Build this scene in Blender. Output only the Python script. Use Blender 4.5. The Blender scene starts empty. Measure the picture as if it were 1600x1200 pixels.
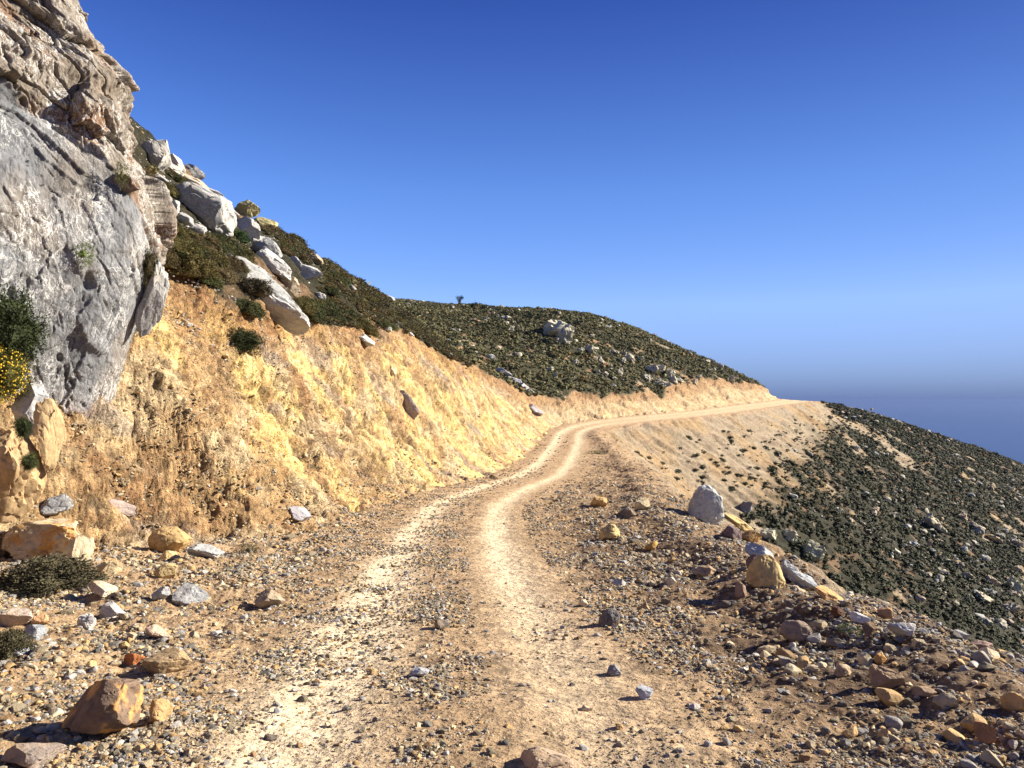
import bpy, math, random
import numpy as np
from mathutils import Vector, Matrix

# ------------------------------------------------------------------ camera, sky, sun, exposure
scene = bpy.context.scene
F, VH = 1200.0, 625.0                      # focal length in photo pixels, horizon row
cd = bpy.data.cameras.new('camera'); cam = bpy.data.objects.new('camera', cd)
scene.collection.objects.link(cam); scene.camera = cam
cam.location = (0, 0, 0); cam.rotation_euler = (math.radians(90), 0, 0)
cd.sensor_width = 36.0; cd.lens = 36.0*F/1600.0; cd.shift_y = (VH-600.0)/1600.0
cd.clip_start = 0.05; cd.clip_end = 200000.0

SUN_AZ, SUN_EL = math.radians(75), math.radians(27)      # azimuth measured from +Y towards +X
world = bpy.data.worlds.new('World'); scene.world = world; world.use_nodes = True
wt = world.node_tree; wt.nodes.clear()
def WN(t, **k):
    n = wt.nodes.new(t)
    for a, b in k.items(): setattr(n, a, b)
    return n
sky = WN('ShaderNodeTexSky', sky_type='NISHITA', sun_disc=False)
sky.sun_elevation = SUN_EL; sky.sun_rotation = SUN_AZ
sky.altitude = 500; sky.air_density = 1.0; sky.dust_density = 0.3; sky.ozone_density = 3.0
hs = WN('ShaderNodeHueSaturation'); hs.inputs['Saturation'].default_value = 1.1
bgd = WN('ShaderNodeBackground'); bgd.inputs[1].default_value = 0.062
wo = WN('ShaderNodeOutputWorld')
geo = WN('ShaderNodeTexCoord'); sep = WN('ShaderNodeSeparateXYZ'); wt.links.new(geo.outputs['Generated'], sep.inputs[0])
rmp = WN('ShaderNodeValToRGB'); wt.links.new(sep.outputs[2], rmp.inputs[0]); e = rmp.color_ramp.elements
for k, (p_, c_) in enumerate([(0.0, (.20, .33, .96)), (.03, (.40, .53, 1.12)), (.12, (1.0, 1.02, 1.45)), (.26, (.78, .92, 1.38)), (.46, (.36, .46, .98)), (1.0, (.5, .55, .9))]):
    if k > 1: e.new(p_)
    e[k].position = p_; e[k].color = (*c_, 1)
mul = WN('ShaderNodeVectorMath', operation='MULTIPLY'); az = WN('ShaderNodeMapRange'); az.inputs[1].default_value = -.7; az.inputs[2].default_value = .7; az.inputs[3].default_value = 1.15; az.inputs[4].default_value = .50
wt.links.new(sep.outputs[0], az.inputs[0]); mul2 = WN('ShaderNodeVectorMath', operation='SCALE'); wt.links.new(mul.outputs[0], mul2.inputs[0]); wt.links.new(az.outputs[0], mul2.inputs['Scale'])
wt.links.new(sky.outputs[0], hs.inputs['Color']); wt.links.new(hs.outputs[0], mul.inputs[0]); wt.links.new(rmp.outputs[0], mul.inputs[1]); wt.links.new(mul2.outputs[0], bgd.inputs[0]); wt.links.new(bgd.outputs[0], wo.inputs[0])

ld = bpy.data.lights.new('sun', 'SUN'); ld.energy = 5.0; ld.angle = math.radians(0.5); ld.color = (1.0, 0.92, 0.77)
sun = bpy.data.objects.new('sun', ld); scene.collection.objects.link(sun)
sdir = Vector((math.sin(SUN_AZ)*math.cos(SUN_EL), math.cos(SUN_AZ)*math.cos(SUN_EL), math.sin(SUN_EL)))
sun.rotation_euler = sdir.to_track_quat('Z', 'Y').to_euler()
scene.view_settings.view_transform = 'Standard'; scene.view_settings.look = 'None'
scene.view_settings.exposure = 1.38; scene.view_settings.gamma = 1.0
scene.cycles.max_bounces = 6; scene.cycles.diffuse_bounces = 3

# ------------------------------------------------------------------ helpers
rng = np.random.default_rng(7); random.seed(7)
C = scene.collection
def tag(o, label=None, cat=None, group=None, kind=None):
    if label: o['label'] = label
    if cat: o['category'] = cat
    if group: o['group'] = group
    if kind: o['kind'] = kind
    return o
def mesh_np(name, co, quads=None, tris=None, smooth=True, col=None):
    me = bpy.data.meshes.new(name)
    co = np.asarray(co, np.float32); me.vertices.add(len(co)); me.vertices.foreach_set('co', co.ravel())
    parts, starts, tot = [], [], 0
    if quads is not None and len(quads):
        parts.append(np.asarray(quads, np.int32).ravel()); starts.append(np.arange(len(quads))*4); tot = len(quads)*4
    if tris is not None and len(tris):
        parts.append(np.asarray(tris, np.int32).ravel()); starts.append(tot+np.arange(len(tris))*3)
    lv = np.concatenate(parts); st = np.concatenate(starts).astype(np.int32)
    me.loops.add(len(lv)); me.loops.foreach_set('vertex_index', lv)
    me.polygons.add(len(st)); me.polygons.foreach_set('loop_start', st)
    me.update(calc_edges=True)
    me.polygons.foreach_set('use_smooth', np.full(len(st), bool(smooth)))
    if col is not None:
        a = me.color_attributes.new('Col', 'FLOAT_COLOR', 'POINT')
        c4 = np.ones((len(co), 4), np.float32); c4[:, :3] = col
        a.data.foreach_set('color', c4.ravel())
    return me
def obj(name, me, mat=None, parent=None):
    o = bpy.data.objects.new(name, me); C.objects.link(o)
    if mat is not None and not me.materials: me.materials.append(mat)
    if parent: o.parent = parent
    return o
def lin(r, g, b):
    f = lambda c: (c/255/12.92) if c/255 <= .04045 else ((c/255+.055)/1.055)**2.4
    return np.array([f(r), f(g), f(b)])
def sstep(a, b, x):
    t = np.clip((x-a)/(b-a), 0, 1); return t*t*(3-2*t)
def mix(a, b, m):
    m = np.asarray(m)[..., None]; return a*(1-m)+b*m

_SG = np.array([-1, 1], np.float32)
def _hash(ix, iy, iz, seed):
    h = (ix.astype(np.uint32)*np.uint32(374761393)) ^ (iy.astype(np.uint32)*np.uint32(668265263)) ^ (iz.astype(np.uint32)*np.uint32(2147483647)) ^ np.uint32((seed*1274126177) & 0xffffffff)
    h = (h ^ (h >> np.uint32(13)))*np.uint32(1274126177); h ^= h >> np.uint32(16)
    h = h*np.uint32(2246822519); h ^= h >> np.uint32(15)
    return h
def vnoise(x, y, z, seed=0):
    ix, iy, iz = [np.floor(q).astype(np.int32) for q in (x, y, z)]
    fx, fy, fz = [(q-i).astype(np.float32) for q, i in ((x, ix), (y, iy), (z, iz))]
    ux, uy, uz = [f*f*f*(f*(f*6-15)+10) for f in (fx, fy, fz)]
    out = 0
    for dx in (0, 1):
        wx = ux if dx else 1-ux
        for dy in (0, 1):
            wy = uy if dy else 1-uy
            for dz in (0, 1):
                wz = uz if dz else 1-uz
                h = _hash(ix+dx, iy+dy, iz+dz, seed)
                a = h & np.uint32(15)
                gx = _SG[a & np.uint32(1)]*(fx-dx); gy = _SG[(a >> np.uint32(1)) & np.uint32(1)]*(fy-dy); gz = _SG[(a >> np.uint32(2)) & np.uint32(1)]*(fz-dz)
                out = out+wx*wy*wz*(gx+gy+gz)
    return out*1.1
def fbm(x, y, z, seed=0, oct=4, gain=.5, ridged=False):
    s, a, n = 0, 1.0, 0
    for i in range(oct):
        v = vnoise(x+17.3*i, y-9.1*i, z+5.7*i, seed+i)
        if ridged: v = 1-2*np.abs(v)*1.6
        s = s+v*a; n += a; a *= gain; x = x*2.03; y = y*2.03; z = z*2.03
    return s/n
def cells(x, y, z, seed=0):
    """distance to nearest and second nearest feature point, and a random id of the nearest"""
    ix, iy, iz = [np.floor(q).astype(np.int32) for q in (x, y, z)]
    d1 = np.full(x.shape, 9.0); d2 = np.full(x.shape, 9.0); cid = np.zeros(x.shape)
    for dx in (-1, 0, 1):
        for dy in (-1, 0, 1):
            for dz in (-1, 0, 1):
                jx, jy, jz = ix+dx, iy+dy, iz+dz
                h = _hash(jx, jy, jz, seed)
                px, py, pz = [((h >> np.uint32(q)) & np.uint32(1023)).astype(np.float32)/1023 for q in (0, 10, 20)]
                d = np.sqrt((jx+px-x)**2+(jy+py-y)**2+(jz+pz-z)**2)
                c = ((h >> np.uint32(3)) & np.uint32(4095))/4095.0
                n = d < d1
                d2 = np.where(n, d1, np.minimum(d2, d)); cid = np.where(n, c, cid); d1 = np.where(n, d, d1)
    return d1, d2, cid

# ------------------------------------------------------------------ the road line (metres)
rp = np.array([(-.35, -60, -1.4), (-.35, -25, -1.5), (-.35, -8, -1.6), (-.3, 0, -1.66), (-.3, 3.6, -1.72), (-.52, 6.2, -1.97), (-.79, 9.6, -2.22), (-1.0, 13.3, -2.50), (-1.12, 16, -2.61),
      (-1.08, 19.5, -2.70), (-.62, 23, -2.80), (.05, 27, -2.97), (1.24, 33, -3.20), (2.5, 42, -3.25), (3.9, 54, -3.0), (5.1, 63.5, -2.6), (8.0, 70.5, -2.2),
      (13.3, 77, -1.85), (22.5, 89, -1.45), (33, 105, -.85), (43, 119, -.25), (48, 131, -.05), (48, 145, -.8), (42, 165, -3), (30, 190, -5)], float)
def catmull(P, n):
    out = []
    Q = np.vstack([2*P[0]-P[1], P, 2*P[-1]-P[-2]])
    for i in range(1, len(Q)-2):
        for k in range(n):
            t = k/n; a, b, c, d = Q[i-1], Q[i], Q[i+1], Q[i+2]
            out.append(.5*((2*b)+(-a+c)*t+(2*a-5*b+4*c-d)*t*t+(-a+3*b-3*c+d)*t**3))
    out.append(P[-1]); return np.array(out)
RL = catmull(rp, 9)
def road_query(x, y):
    """signed lateral distance (left positive), road height, road y"""
    best = np.full(x.shape, 1e9); t = np.zeros(x.shape); rz = np.zeros(x.shape); ry = np.zeros(x.shape)
    for i in range(len(RL)-1):
        a, b = RL[i], RL[i+1]; dx, dy = b[0]-a[0], b[1]-a[1]; L2 = dx*dx+dy*dy
        k = np.clip(((x-a[0])*dx+(y-a[1])*dy)/L2, 0, 1)
        ex, ey = x-(a[0]+k*dx), y-(a[1]+k*dy); d2 = ex*ex+ey*ey
        m = d2 < best
        best = np.where(m, d2, best); sg = np.where(dx*ey-dy*ex > 0, 1.0, -1.0)
        t = np.where(m, np.sqrt(d2)*sg, t); rz = np.where(m, a[2]+k*(b[2]-a[2]), rz); ry = np.where(m, a[1]+k*dy, ry)
    return t, rz, ry

# ------------------------------------------------------------------ natural hillsides
def uth(u): return math.atan2(u-800.0, F)
# uphill slope by the near road: bearing, edge distance, edge height, crest row, crest distance
NT = [(-400, 9, 3.2, -150, 27), (0, 10.5, 2.9, 0, 28), (150, 12.5, 2.4, 140, 29), (250, 15.5, 2.5, 232, 31), (330, 17, 2.2, 308, 33), (400, 19, 2.0, 352, 36), (450, 22, 2.3, 375, 40),
      (500, 26, 2.6, 405, 45), (560, 29, 2.8, 446, 52), (610, 33, 2.9, 474, 60), (660, 37, 2.7, 512, 66), (700, 42, 2.45, 546, 70), (760, 48, 1.7, 582, 70), (800, 52, .95, 603, 70),
      (850, 58, -.9, 642, 67), (900, 62, -2.7, 676, 67)]
# far slope: bearing, start distance of the curve, crest row, crest distance
FT = [(-400, 65, 430, 175), (300, 65, 440, 175), (610, 66, 469, 170), (720, 69, 480, 165), (800, 70, 483, 156), (860, 72, 483, 150), (920, 75, 493, 145), (1000, 80, 519, 140), (1100, 90, 560, 135), (1160, 101, 587, 132),
      (1205, 110, 608, 130), (1245, 113, 624, 131), (1310, 110, 632, 148), (1400, 112, 660, 160), (1500, 120, 692, 175), (1600, 130, 728, 190),
      (1900, 150, 835, 240), (3000, 170, 1150, 300)]
nth = np.array([uth(r[0]) for r in NT]); fth = np.array([uth(r[0]) for r in FT])
def smooth_interp(th, xs, ys):
    return (np.interp(th-.012, xs, ys)+np.interp(th, xs, ys)*2+np.interp(th+.012, xs, ys))/4
def natural(x, y):
    d = np.maximum(np.hypot(x, y), .01); th = np.arctan2(x, y)
    c = np.where(np.abs(th) < 1.2, np.cos(th), math.cos(1.2)); Y = d*c      # depth along the view for bearings in front
    # near uphill slope
    de = smooth_interp(th, nth, [r[1] for r in NT]); ze = smooth_interp(th, nth, [r[2] for r in NT])
    dc = smooth_interp(th, nth, [r[4] for r in NT]); m = smooth_interp(th, nth, [(VH-r[3])/F for r in NT]); zc = m*dc
    k = (zc-m*(dc-de)-ze)/(dc-de)**2; k = np.maximum(k, 1e-4)
    q = zc+m*(Y-dc)-k*(Y-dc)**2
    s0 = m+2*k*(dc-de)
    q = np.where(Y < de, ze+.25*s0*(Y-de), q)
    lim = (m+.5)/(2*k)
    q = np.where(Y-dc > lim, zc+m*lim-k*lim**2-.5*(Y-dc-lim), q)
    # near downhill spur
    pl = -2.35-.66*(x-3.7)-.003*np.maximum(x-3.7, 0)**1.5
    w = sstep(uth(880), uth(925), th)
    near = q*(1-w)+pl*w
    # far slope
    d0 = smooth_interp(th, fth, [r[1] for r in FT]); dcf = smooth_interp(th, fth, [r[3] for r in FT]); mf = smooth_interp(th, fth, [(VH-r[2])/F for r in FT])
    tq = np.clip(np.tan(np.clip(th, -1.2, 1.2)), -1.6, 2.5); B = .392-.483*np.clip(tq, -.5, 1.1); A = -26.7
    z0 = A+B*d0; zf = mf*dcf; kf = np.maximum((zf-mf*(dcf-d0)-z0)/(dcf-d0)**2, 2e-4)
    far = zf+mf*(Y-dcf)-kf*(Y-dcf)**2
    sl = mf+2*kf*(dcf-d0)
    far = np.where(Y < d0, z0+B*(Y-d0)+0*sl, far)
    lf = (mf+.62)/(2*kf)
    far = np.where(Y-dcf > lf, zf+mf*lf-kf*lf**2-.62*(Y-dcf-lf), far)
    far = far+fbm(x/14, y/14, 0*x, 31, 3)*.9*sstep(55, 90, Y)
    far = np.where(np.abs(th) > 1.25, -60.0, far)
    h = 1.2
    dd = near-far
    sm = np.clip(.5+.5*dd/h, 0, 1)
    nat = far*(1-sm)+near*sm+h*sm*(1-sm)
    return nat, near, far
def profile(x, y):
    nat, near, far = natural(x, y)
    nat = nat+fbm(x/5, y/5, 0*x, 3, 3)*.35*sstep(10, 20, np.hypot(x, y))
    t, rz, ry = road_query(x, y)
    R = np.hypot(x, y)
    cf = sstep(60, 72, ry)
    rz = rz+cf*.07*np.clip(t, -2.2, 2.2)                       # the far road tilts towards the valley
    Wl = np.interp(ry, [-60, 0, 7, 10.5, 12.2, 14.5, 19, 40, 58, 75], [7, 6.5, 6.3, 5.7, 4.6, 3.0, 2.1, 1.9, 1.9, 2.3])
    Wl = Wl+.5*fbm(x/3, y/3, 0*x, 41, 2)
    ms = np.interp(ry, [0, 12, 20, 33, 42, 58, 80], [1.9, 2.1, 2.1, 1.95, 1.9, 1.25, 1.35])
    ms = ms*(1+.2*fbm(x/3.5, y/3.5, 0*x, 43, 2))
    aa = np.interp(ry, [8, 14, 22], [.8, 1.0, 1.7]); tau = np.maximum(t-Wl, 0); cut = ms*(np.sqrt(tau*tau+aa**2)-aa)
    Wr = np.interp(ry, [-60, 0, 8, 14, 22, 34, 50, 60, 72], [4.3, 4.0, 4.1, 5.0, 5.3, 4.6, 3.6, 2.6, 2.4])
    Wr = Wr+.45*fbm(x/2, y/2, 0*x, 47, 3)
    tr = np.maximum(-t-Wr, 0); fill = .78*(np.sqrt(tr*tr+.5**2)-.5)
    left = np.minimum(np.maximum(nat, rz), rz+cut)
    right = np.maximum(np.minimum(nat, rz), rz-fill)
    z = np.where(t > 0, left, right)
    berm = .16*np.exp(-((-t-Wr+.7)/.5)**2)*(1-cf)*(ry > -30)
    verge = .05*np.maximum(t-2.0, 0)*np.exp(-tau)*(1-cf)
    z = z+berm+np.where(t > 0, verge, 0)
    ruts = -(np.exp(-((np.abs(t)-.78)/.28)**2))*.035
    z = z+ruts
    z = np.where(R > 320, z, z)
    z = np.maximum(z, -330.0) - sstep(700, 1400, R)*200
    cutm = np.where(t > 0, sstep(.0, .25, tau)*sstep(-.12, .12, nat-(rz+cut)), 0)
    fillm = np.where(t <= 0, sstep(.0, .5, tr)*sstep(-.15, .15, rz-fill-nat), 0)
    flat = np.where(t > 0, 1-sstep(0, .6, tau), 1-sstep(0, .8, tr))
    return dict(z=z, t=t, rz=rz, ry=ry, cut=cutm, fill=fillm, flat=flat, nearw=sstep(-1, 1, near-far), nat=nat, tau=tau, tr=tr, R=R)

# ------------------------------------------------------------------ terrain sheet
NC, NR = 1250, 1250
half = math.radians(41)
ths = np.concatenate([np.linspace(-math.pi, -half, 150, endpoint=False), np.linspace(-half, half, NC), np.linspace(half, math.pi, 150)[1:]])
rs = np.concatenate([[.3, .6], np.exp(np.linspace(math.log(1.0), math.log(260), NR)), np.exp(np.linspace(math.log(270), math.log(1500), 60))])
TH, RR = np.meshgrid(ths, rs, indexing='ij')
X = (RR*np.sin(TH)).astype(np.float32); Y = (RR*np.cos(TH)).astype(np.float32)
P = profile(X, Y); Z0 = P['z']
hitcache = None
def grid_disp():
    cut, fl, flat, t, R = P['cut'], P['fill'], P['flat'], P['t'], P['R']
    veg = np.clip(1-cut-flat-fl, 0, 1)
    n1 = fbm(X/1.1, Y/1.1, Z0/1.1, 5, 5, .55)
    d1, d2, cid = cells(X/.55+n1*.6, Y/.55, Z0/.7+n1*.6, 6)
    blk = (cid-.5)*.9+np.clip((d2-d1)*1.6, 0, .5)-.3
    gully = fbm(Y/1.3+X*.15, X*.12, Z0*.16, 8, 3, ridged=True)
    f1_, f2_, fid = cells(X/.19+n1*.8, Y/.26, Z0/.16+n1*.8, 16)
    med_ = fbm(X/.45, Y/.45, Z0/.45, 17, 4, .65, ridged=True)
    rock = (n1*.30+blk*.17+gully*.05+(fid-.5)*.07+(med_-.4)*.06)*np.interp(P['ry'], [10, 15, 18, 34, 56, 70], [.7, .8, 1, .6, .6, .8])
    near = 1-sstep(60, 110, R)*.0
    small = fbm(X/.22, Y/.22, Z0/.22, 12, 3, .6)
    rd = np.exp(-(np.abs(t)/1.9)**4)
    dsp = cut*rock*(.9+.5*sstep(50, 90, R))
    dsp += flat*(1-rd)*(fbm(X/.9, Y/.9, 0*X, 9, 4, .55)*.11+small*.05)
    dsp += flat*rd*(fbm(X/.7, Y/.7, 0*X, 10, 3)*.022+small*.01)
    dsp += fl*(fbm(X/1.5, Y/1.5, Z0/1.5, 14, 4)*.25+gully*.1)
    dsp += veg*(fbm(X/1.3, Y/1.3, Z0/1.3, 15, 4)*.34)
    toe = sstep(0, 2.2, P['tau'])*(t > 0)
    return dsp, n1, blk, gully, fid, med_
dsp, n1, blk, gully, fid, med_ = grid_disp()
def gnorm(X, Y, Z):
    ax, ay, az = np.gradient(X, axis=0), np.gradient(Y, axis=0), np.gradient(Z, axis=0)
    bx, by, bz = np.gradient(X, axis=1), np.gradient(Y, axis=1), np.gradient(Z, axis=1)
    nx, ny, nz = ay*bz-az*by, az*bx-ax*bz, ax*by-ay*bx
    L = np.sqrt(nx*nx+ny*ny+nz*nz)+1e-12; s = np.where(nz < 0, -1, 1)
    return nx/L*s, ny/L*s, nz/L*s
nx, ny, nz = gnorm(X, Y, Z0)
XD, YD, ZD = X+nx*dsp, Y+ny*dsp, Z0+nz*dsp
ZG = Z0+dsp*np.maximum(nz, .5)                               # height used to set things on the ground

def ground_z(x, y):
    x = np.atleast_1d(np.asarray(x, float)); y = np.atleast_1d(np.asarray(y, float))
    th = np.arctan2(x, y); r = np.clip(np.hypot(x, y), .31, 1490)
    ci = np.clip(np.interp(th, ths, np.arange(len(ths))), 0, len(ths)-1.001); ri = np.clip(np.interp(r, rs, np.arange(len(rs))), 0, len(rs)-1.001)
    i, j = ci.astype(int), ri.astype(int); a, b = ci-i, ri-j
    return (ZG[i, j]*(1-a)*(1-b)+ZG[i+1, j]*a*(1-b)+ZG[i, j+1]*(1-a)*b+ZG[i+1, j+1]*a*b)
def ground_n(x, y, e=.15):
    gx = (ground_z(x+e, y)-ground_z(x-e, y))/(2*e); gy = (ground_z(x, y+e)-ground_z(x, y-e))/(2*e)
    n = np.stack([-gx, -gy, np.ones_like(gx)], -1); return n/np.linalg.norm(n, axis=-1, keepdims=True)
def hit(u, v):
    """where the line of sight through a photo pixel meets the ground: a point of the terrain"""
    th = math.atan2(u-800.0, F); i = int(round(float(np.interp(th, ths, np.arange(len(ths))))))
    s = (VH-v)/F
    e = ZG[i]/(rs*math.cos(th)); idx = np.nonzero(e[3:] >= s)[0]
    if len(idx) == 0: return None
    j = idx[0]+3
    e0, e1 = e[j-1], e[j]; k = 0 if j <= 3 or e1 == e0 else np.clip((s-e0)/(e1-e0), 0, 1)
    r = rs[j-1]+(rs[j]-rs[j-1])*k; yv = r*math.cos(th)
    return Vector((yv*(u-800)/F, yv, yv*s))
def seg_dist(x, y, p, q):
    dx, dy = q[0]-p[0], q[1]-p[1]; k = np.clip(((x-p[0])*dx+(y-p[1])*dy)/(dx*dx+dy*dy), 0, 1)
    return np.hypot(x-p[0]-k*dx, y-p[1]-k*dy)
def line_bare(x, y, pts, w):
    best = 1e9
    H = [hit(*p) for p in pts]; H = [h for h in H if h is not None]
    for a, b in zip(H[:-1], H[1:]): best = np.minimum(best, seg_dist(x, y, a, b))
    return 1-sstep(w*.6, w*1.2, best+fbm(x/2.5, y/2.5, 0*x, 61, 3)*w*1.4)

def vegmask(x, y, d):
    """1 where scrub covers the slope"""
    base = np.clip(1-d['cut']-d['flat'], 0, 1)
    n = fbm(x/5, y/5, 0*x, 71, 4); rt = d['t']
    farright = (rt < 0) & (d['ry'] > 55)
    thr = np.interp(d['ry'], [55, 70, 90, 110, 130], [14, 12.5, 9.5, 7.5, 6.5])
    bare = np.where(farright, 1-sstep(-2.5, 3.5, (-rt-thr)+n*4), 0)
    b2 = line_bare(x, y, [(1300, 648), (1350, 672), (1400, 705), (1420, 722)], 2.6)
    nearsp = np.where((rt < 0) & (d['ry'] <= 55), 1-sstep(7, 12, -rt+n*3), 0)
    m = base*(1-bare)*(1-b2*(rt < 0))*(1-nearsp)
    patch = sstep(.20, .30, fbm(x/4.5, y/7, 0*x, 73, 5, .6)-.10*(d['t'] > 0)-.04)
    return m*(1-.95*patch*(d['R'] > 50))
veg = vegmask(X, Y, P)

def ground_colour():
    t, R, cut, fl, flat = P['t'], P['R'], P['cut'], P['fill'], P['flat']
    nA = fbm(X/2.2, Y/2.2, Z0/2.2, 101, 4); nB = fbm(X/.35, Y/.35, Z0/.35, 102, 4, .6); nC = fbm(X/.09, Y/.09, Z0/.09, 103, 2)
    sand = np.array(lin(160, 133, 101)); tan = np.array(lin(184, 155, 120)); brown = np.array(lin(98, 77, 57)); dust = np.array(lin(228, 206, 172))
    c = mix(np.broadcast_to(sand, X.shape+(3,)), tan, sstep(-.3, .4, nA+nB*.6))
    c = mix(c, brown, .75*sstep(.02, .5, nB+nA*.5+.25*(t < -2.0)*(R < 40)))
    rgt = sstep(-1.4, -2.4, t)*(1-sstep(11, 24, R)); c = mix(c, brown, .9*rgt*sstep(-.75, .2, nA+.4*nB))
    # wheel tracks
    wob = fbm(X/2.5, Y/2.5, 0*X, 110, 3)*.25
    wd = np.interp(P['ry'], [0, 6, 12, 30, 60, 90], [.44, .38, .30, .27, .34, .8])
    tr = np.exp(-((np.abs(t+wob*.5)-.80)/wd)**2)
    fade = np.interp(R, [0, 3.5, 6, 10, 14], [.75, .85, 1.0, 1.1, 1.2])+nB*.3
    fade = fade*np.where(t < 0, np.interp(R, [0, 4, 7, 11, 15], [.35, .4, .6, .85, 1]), 1); fade = fade*np.where(t > 0, 1.3, 1); c = mix(c, dust, np.clip(tr*fade*.95, 0, .92)*flat)
    mid = np.exp(-(t/1.7)**4)*sstep(8, 25, R)*.3; c = mix(c, tan, mid*flat)
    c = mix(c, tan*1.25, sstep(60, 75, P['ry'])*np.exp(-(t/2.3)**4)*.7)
    # the cut bank
    orange = np.array(lin(160, 130, 92)); yel = np.array(lin(214, 190, 124)); pale = np.array(lin(190, 168, 132)); rust = np.array(lin(124, 88, 60)); greyv = np.array(lin(148, 138, 128)); yel = yel*np.array([1.0, .93, .96])
    along = P['ry']
    yb = fbm((along+X*.35+n1*.5)/2.4, Z0*.3, 0*X, 120, 5, .68)
    wy = np.interp(along, [8, 13, 16, 20, 40, 58, 75, 130], [-.8, -.42, -.10, .05, .18, .06, -.15, -.3])
    b = mix(np.broadcast_to(orange, X.shape+(3,)), yel, sstep(-.12, .22, yb+wy*.8))
    b = mix(b, pale, .8*sstep(.0, .35, fbm(X/1.4, Y/2.0, Z0/1.0, 123, 4)+.1*sstep(60, 75, along)))
    b = mix(b, rust, .5*sstep(.12, .40, fbm((along)/.8, Z0*.3, X*.2, 125, 4)-.1*sstep(25, 50, along)))
    b = mix(b, greyv, .6*sstep(.2, .36, fbm(along/2.0+Z0*.5, Z0/2.5, 0*X, 127, 3)))
    b = mix(b, brown, .6*sstep(.12, .5, nB-.1))
    b = mix(b, rust*.8, .45*sstep(.72, .9, fid)); b = mix(b, pale, .4*sstep(.25, .1, fid)); b = mix(b, brown, .6*sstep(.1, -.25, med_)*sstep(-.2, .3, nA)); b = b*(1+.35*np.clip(blk, -.4, .4)+.3*(fid-.5))[..., None]
    b = b*1.13
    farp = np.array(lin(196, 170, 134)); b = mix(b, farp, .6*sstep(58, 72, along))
    top = np.clip(1-(P['nat']-(P['rz']))*0, 0, 1)
    lip = (t > 0)*sstep(1.3, .2, P['nat']-Z0)*sstep(1.0, 2.0, Z0-P['rz'])
    b = mix(b, np.array(lin(146, 106, 70)), .6*lip)
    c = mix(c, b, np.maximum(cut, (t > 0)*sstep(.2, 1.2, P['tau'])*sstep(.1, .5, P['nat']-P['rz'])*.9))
    # loose fill below the road
    f0 = np.array(lin(156, 140, 116)); f1 = np.array(lin(162, 136, 100)); f2 = np.array(lin(128, 104, 84))
    f = mix(np.broadcast_to(f0, X.shape+(3,)), f1, sstep(-.1, .35, fbm(X/6, Y/6, Z0/6, 130, 3)))
    f = mix(f, f2, .6*sstep(.05, .45, gully*.5+nB))
    bare = np.clip(1-flat-cut, 0, 1)
    c = mix(c, f, bare)
    soil = np.array(lin(50, 47, 31)); olive = np.array(lin(40, 41, 25)); rsoil = np.array(lin(132, 104, 78))
    s = mix(np.broadcast_to(soil, X.shape+(3,)), olive, sstep(-.2, .3, nB+nA))
    s = mix(s, rsoil, .8*sstep(.15, .42, fbm(X/2.5, Y/3.5, Z0/2.5, 133, 3)))
    s = s*(1+.7*(t > 0)*(R > 55))[..., None]; c = mix(c, s, veg*.97)
    c = c*(1+.30*np.clip(nC, -1, 1)*(R < 30))[..., None]
    return np.clip(c, .01, .9)
colr = ground_colour()
nTh, nRr = X.shape
idx = np.arange(nTh*nRr).reshape(nTh, nRr)
quads = np.stack([idx[:-1, :-1], idx[1:, :-1], idx[1:, 1:], idx[:-1, 1:]], -1).reshape(-1, 4)
co = np.stack([XD, YD, ZD], -1).reshape(-1, 3)
co = np.vstack([co, [[0, 0, float(ZD[:, 0].mean())]]])
wrap = np.stack([idx[-1, :-1], idx[0, :-1], idx[0, 1:], idx[-1, 1:]], -1)
ctr = len(co)-1
tris = np.stack([np.full(nTh-1, ctr), idx[1:, 0], idx[:-1, 0]], -1)
tme = mesh_np('mountain_ground', co, np.vstack([quads, wrap]), tris, True, np.vstack([colr.reshape(-1, 3), [[.4, .28, .16]]]))

# ------------------------------------------------------------------ materials
def new_mat(name, rough=.9):
    m = bpy.data.materials.new(name); m.use_nodes = True; nt = m.node_tree; nt.nodes.clear()
    out = nt.nodes.new('ShaderNodeOutputMaterial'); b = nt.nodes.new('ShaderNodeBsdfPrincipled')
    b.inputs['Roughness'].default_value = rough
    if 'Specular IOR Level' in b.inputs: b.inputs['Specular IOR Level'].default_value = .25
    nt.links.new(b.outputs[0], out.inputs[0]); return m, nt, b
def nd(nt, t, ins=None, **k):
    n = nt.nodes.new(t)
    for a, b in k.items(): setattr(n, a, b)
    for a, b in (ins or {}).items():
        if isinstance(b, bpy.types.NodeSocket): nt.links.new(b, n.inputs[a])
        else: n.inputs[a].default_value = b
    return n
def noise(nt, vec, scale, detail=5, rough=.6, dist=0.0):
    return nd(nt, 'ShaderNodeTexNoise', {'Vector': vec, 'Scale': scale, 'Detail': detail, 'Roughness': rough, 'Distortion': dist})
def ramp(nt, fac, stops):
    r = nd(nt, 'ShaderNodeValToRGB', {'Fac': fac}); e = r.color_ramp.elements
    while len(e) < len(stops): e.new(.5)
    for i, (p, c) in enumerate(stops):
        e[i].position = p; e[i].color = (c, c, c, 1) if np.isscalar(c) else (*c, 1)
    return r
def mixc(nt, fac, a, b, bt='MIX'):
    n = nt.nodes.new('ShaderNodeMix'); n.data_type = 'RGBA'; n.blend_type = bt
    for s, v in ((n.inputs[0], fac), (n.inputs[6], a), (n.inputs[7], b)):
        if isinstance(v, bpy.types.NodeSocket): nt.links.new(v, s)
        elif np.isscalar(v): s.default_value = v
        else: s.default_value = (*v, 1)
    return n.outputs[2]
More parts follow.
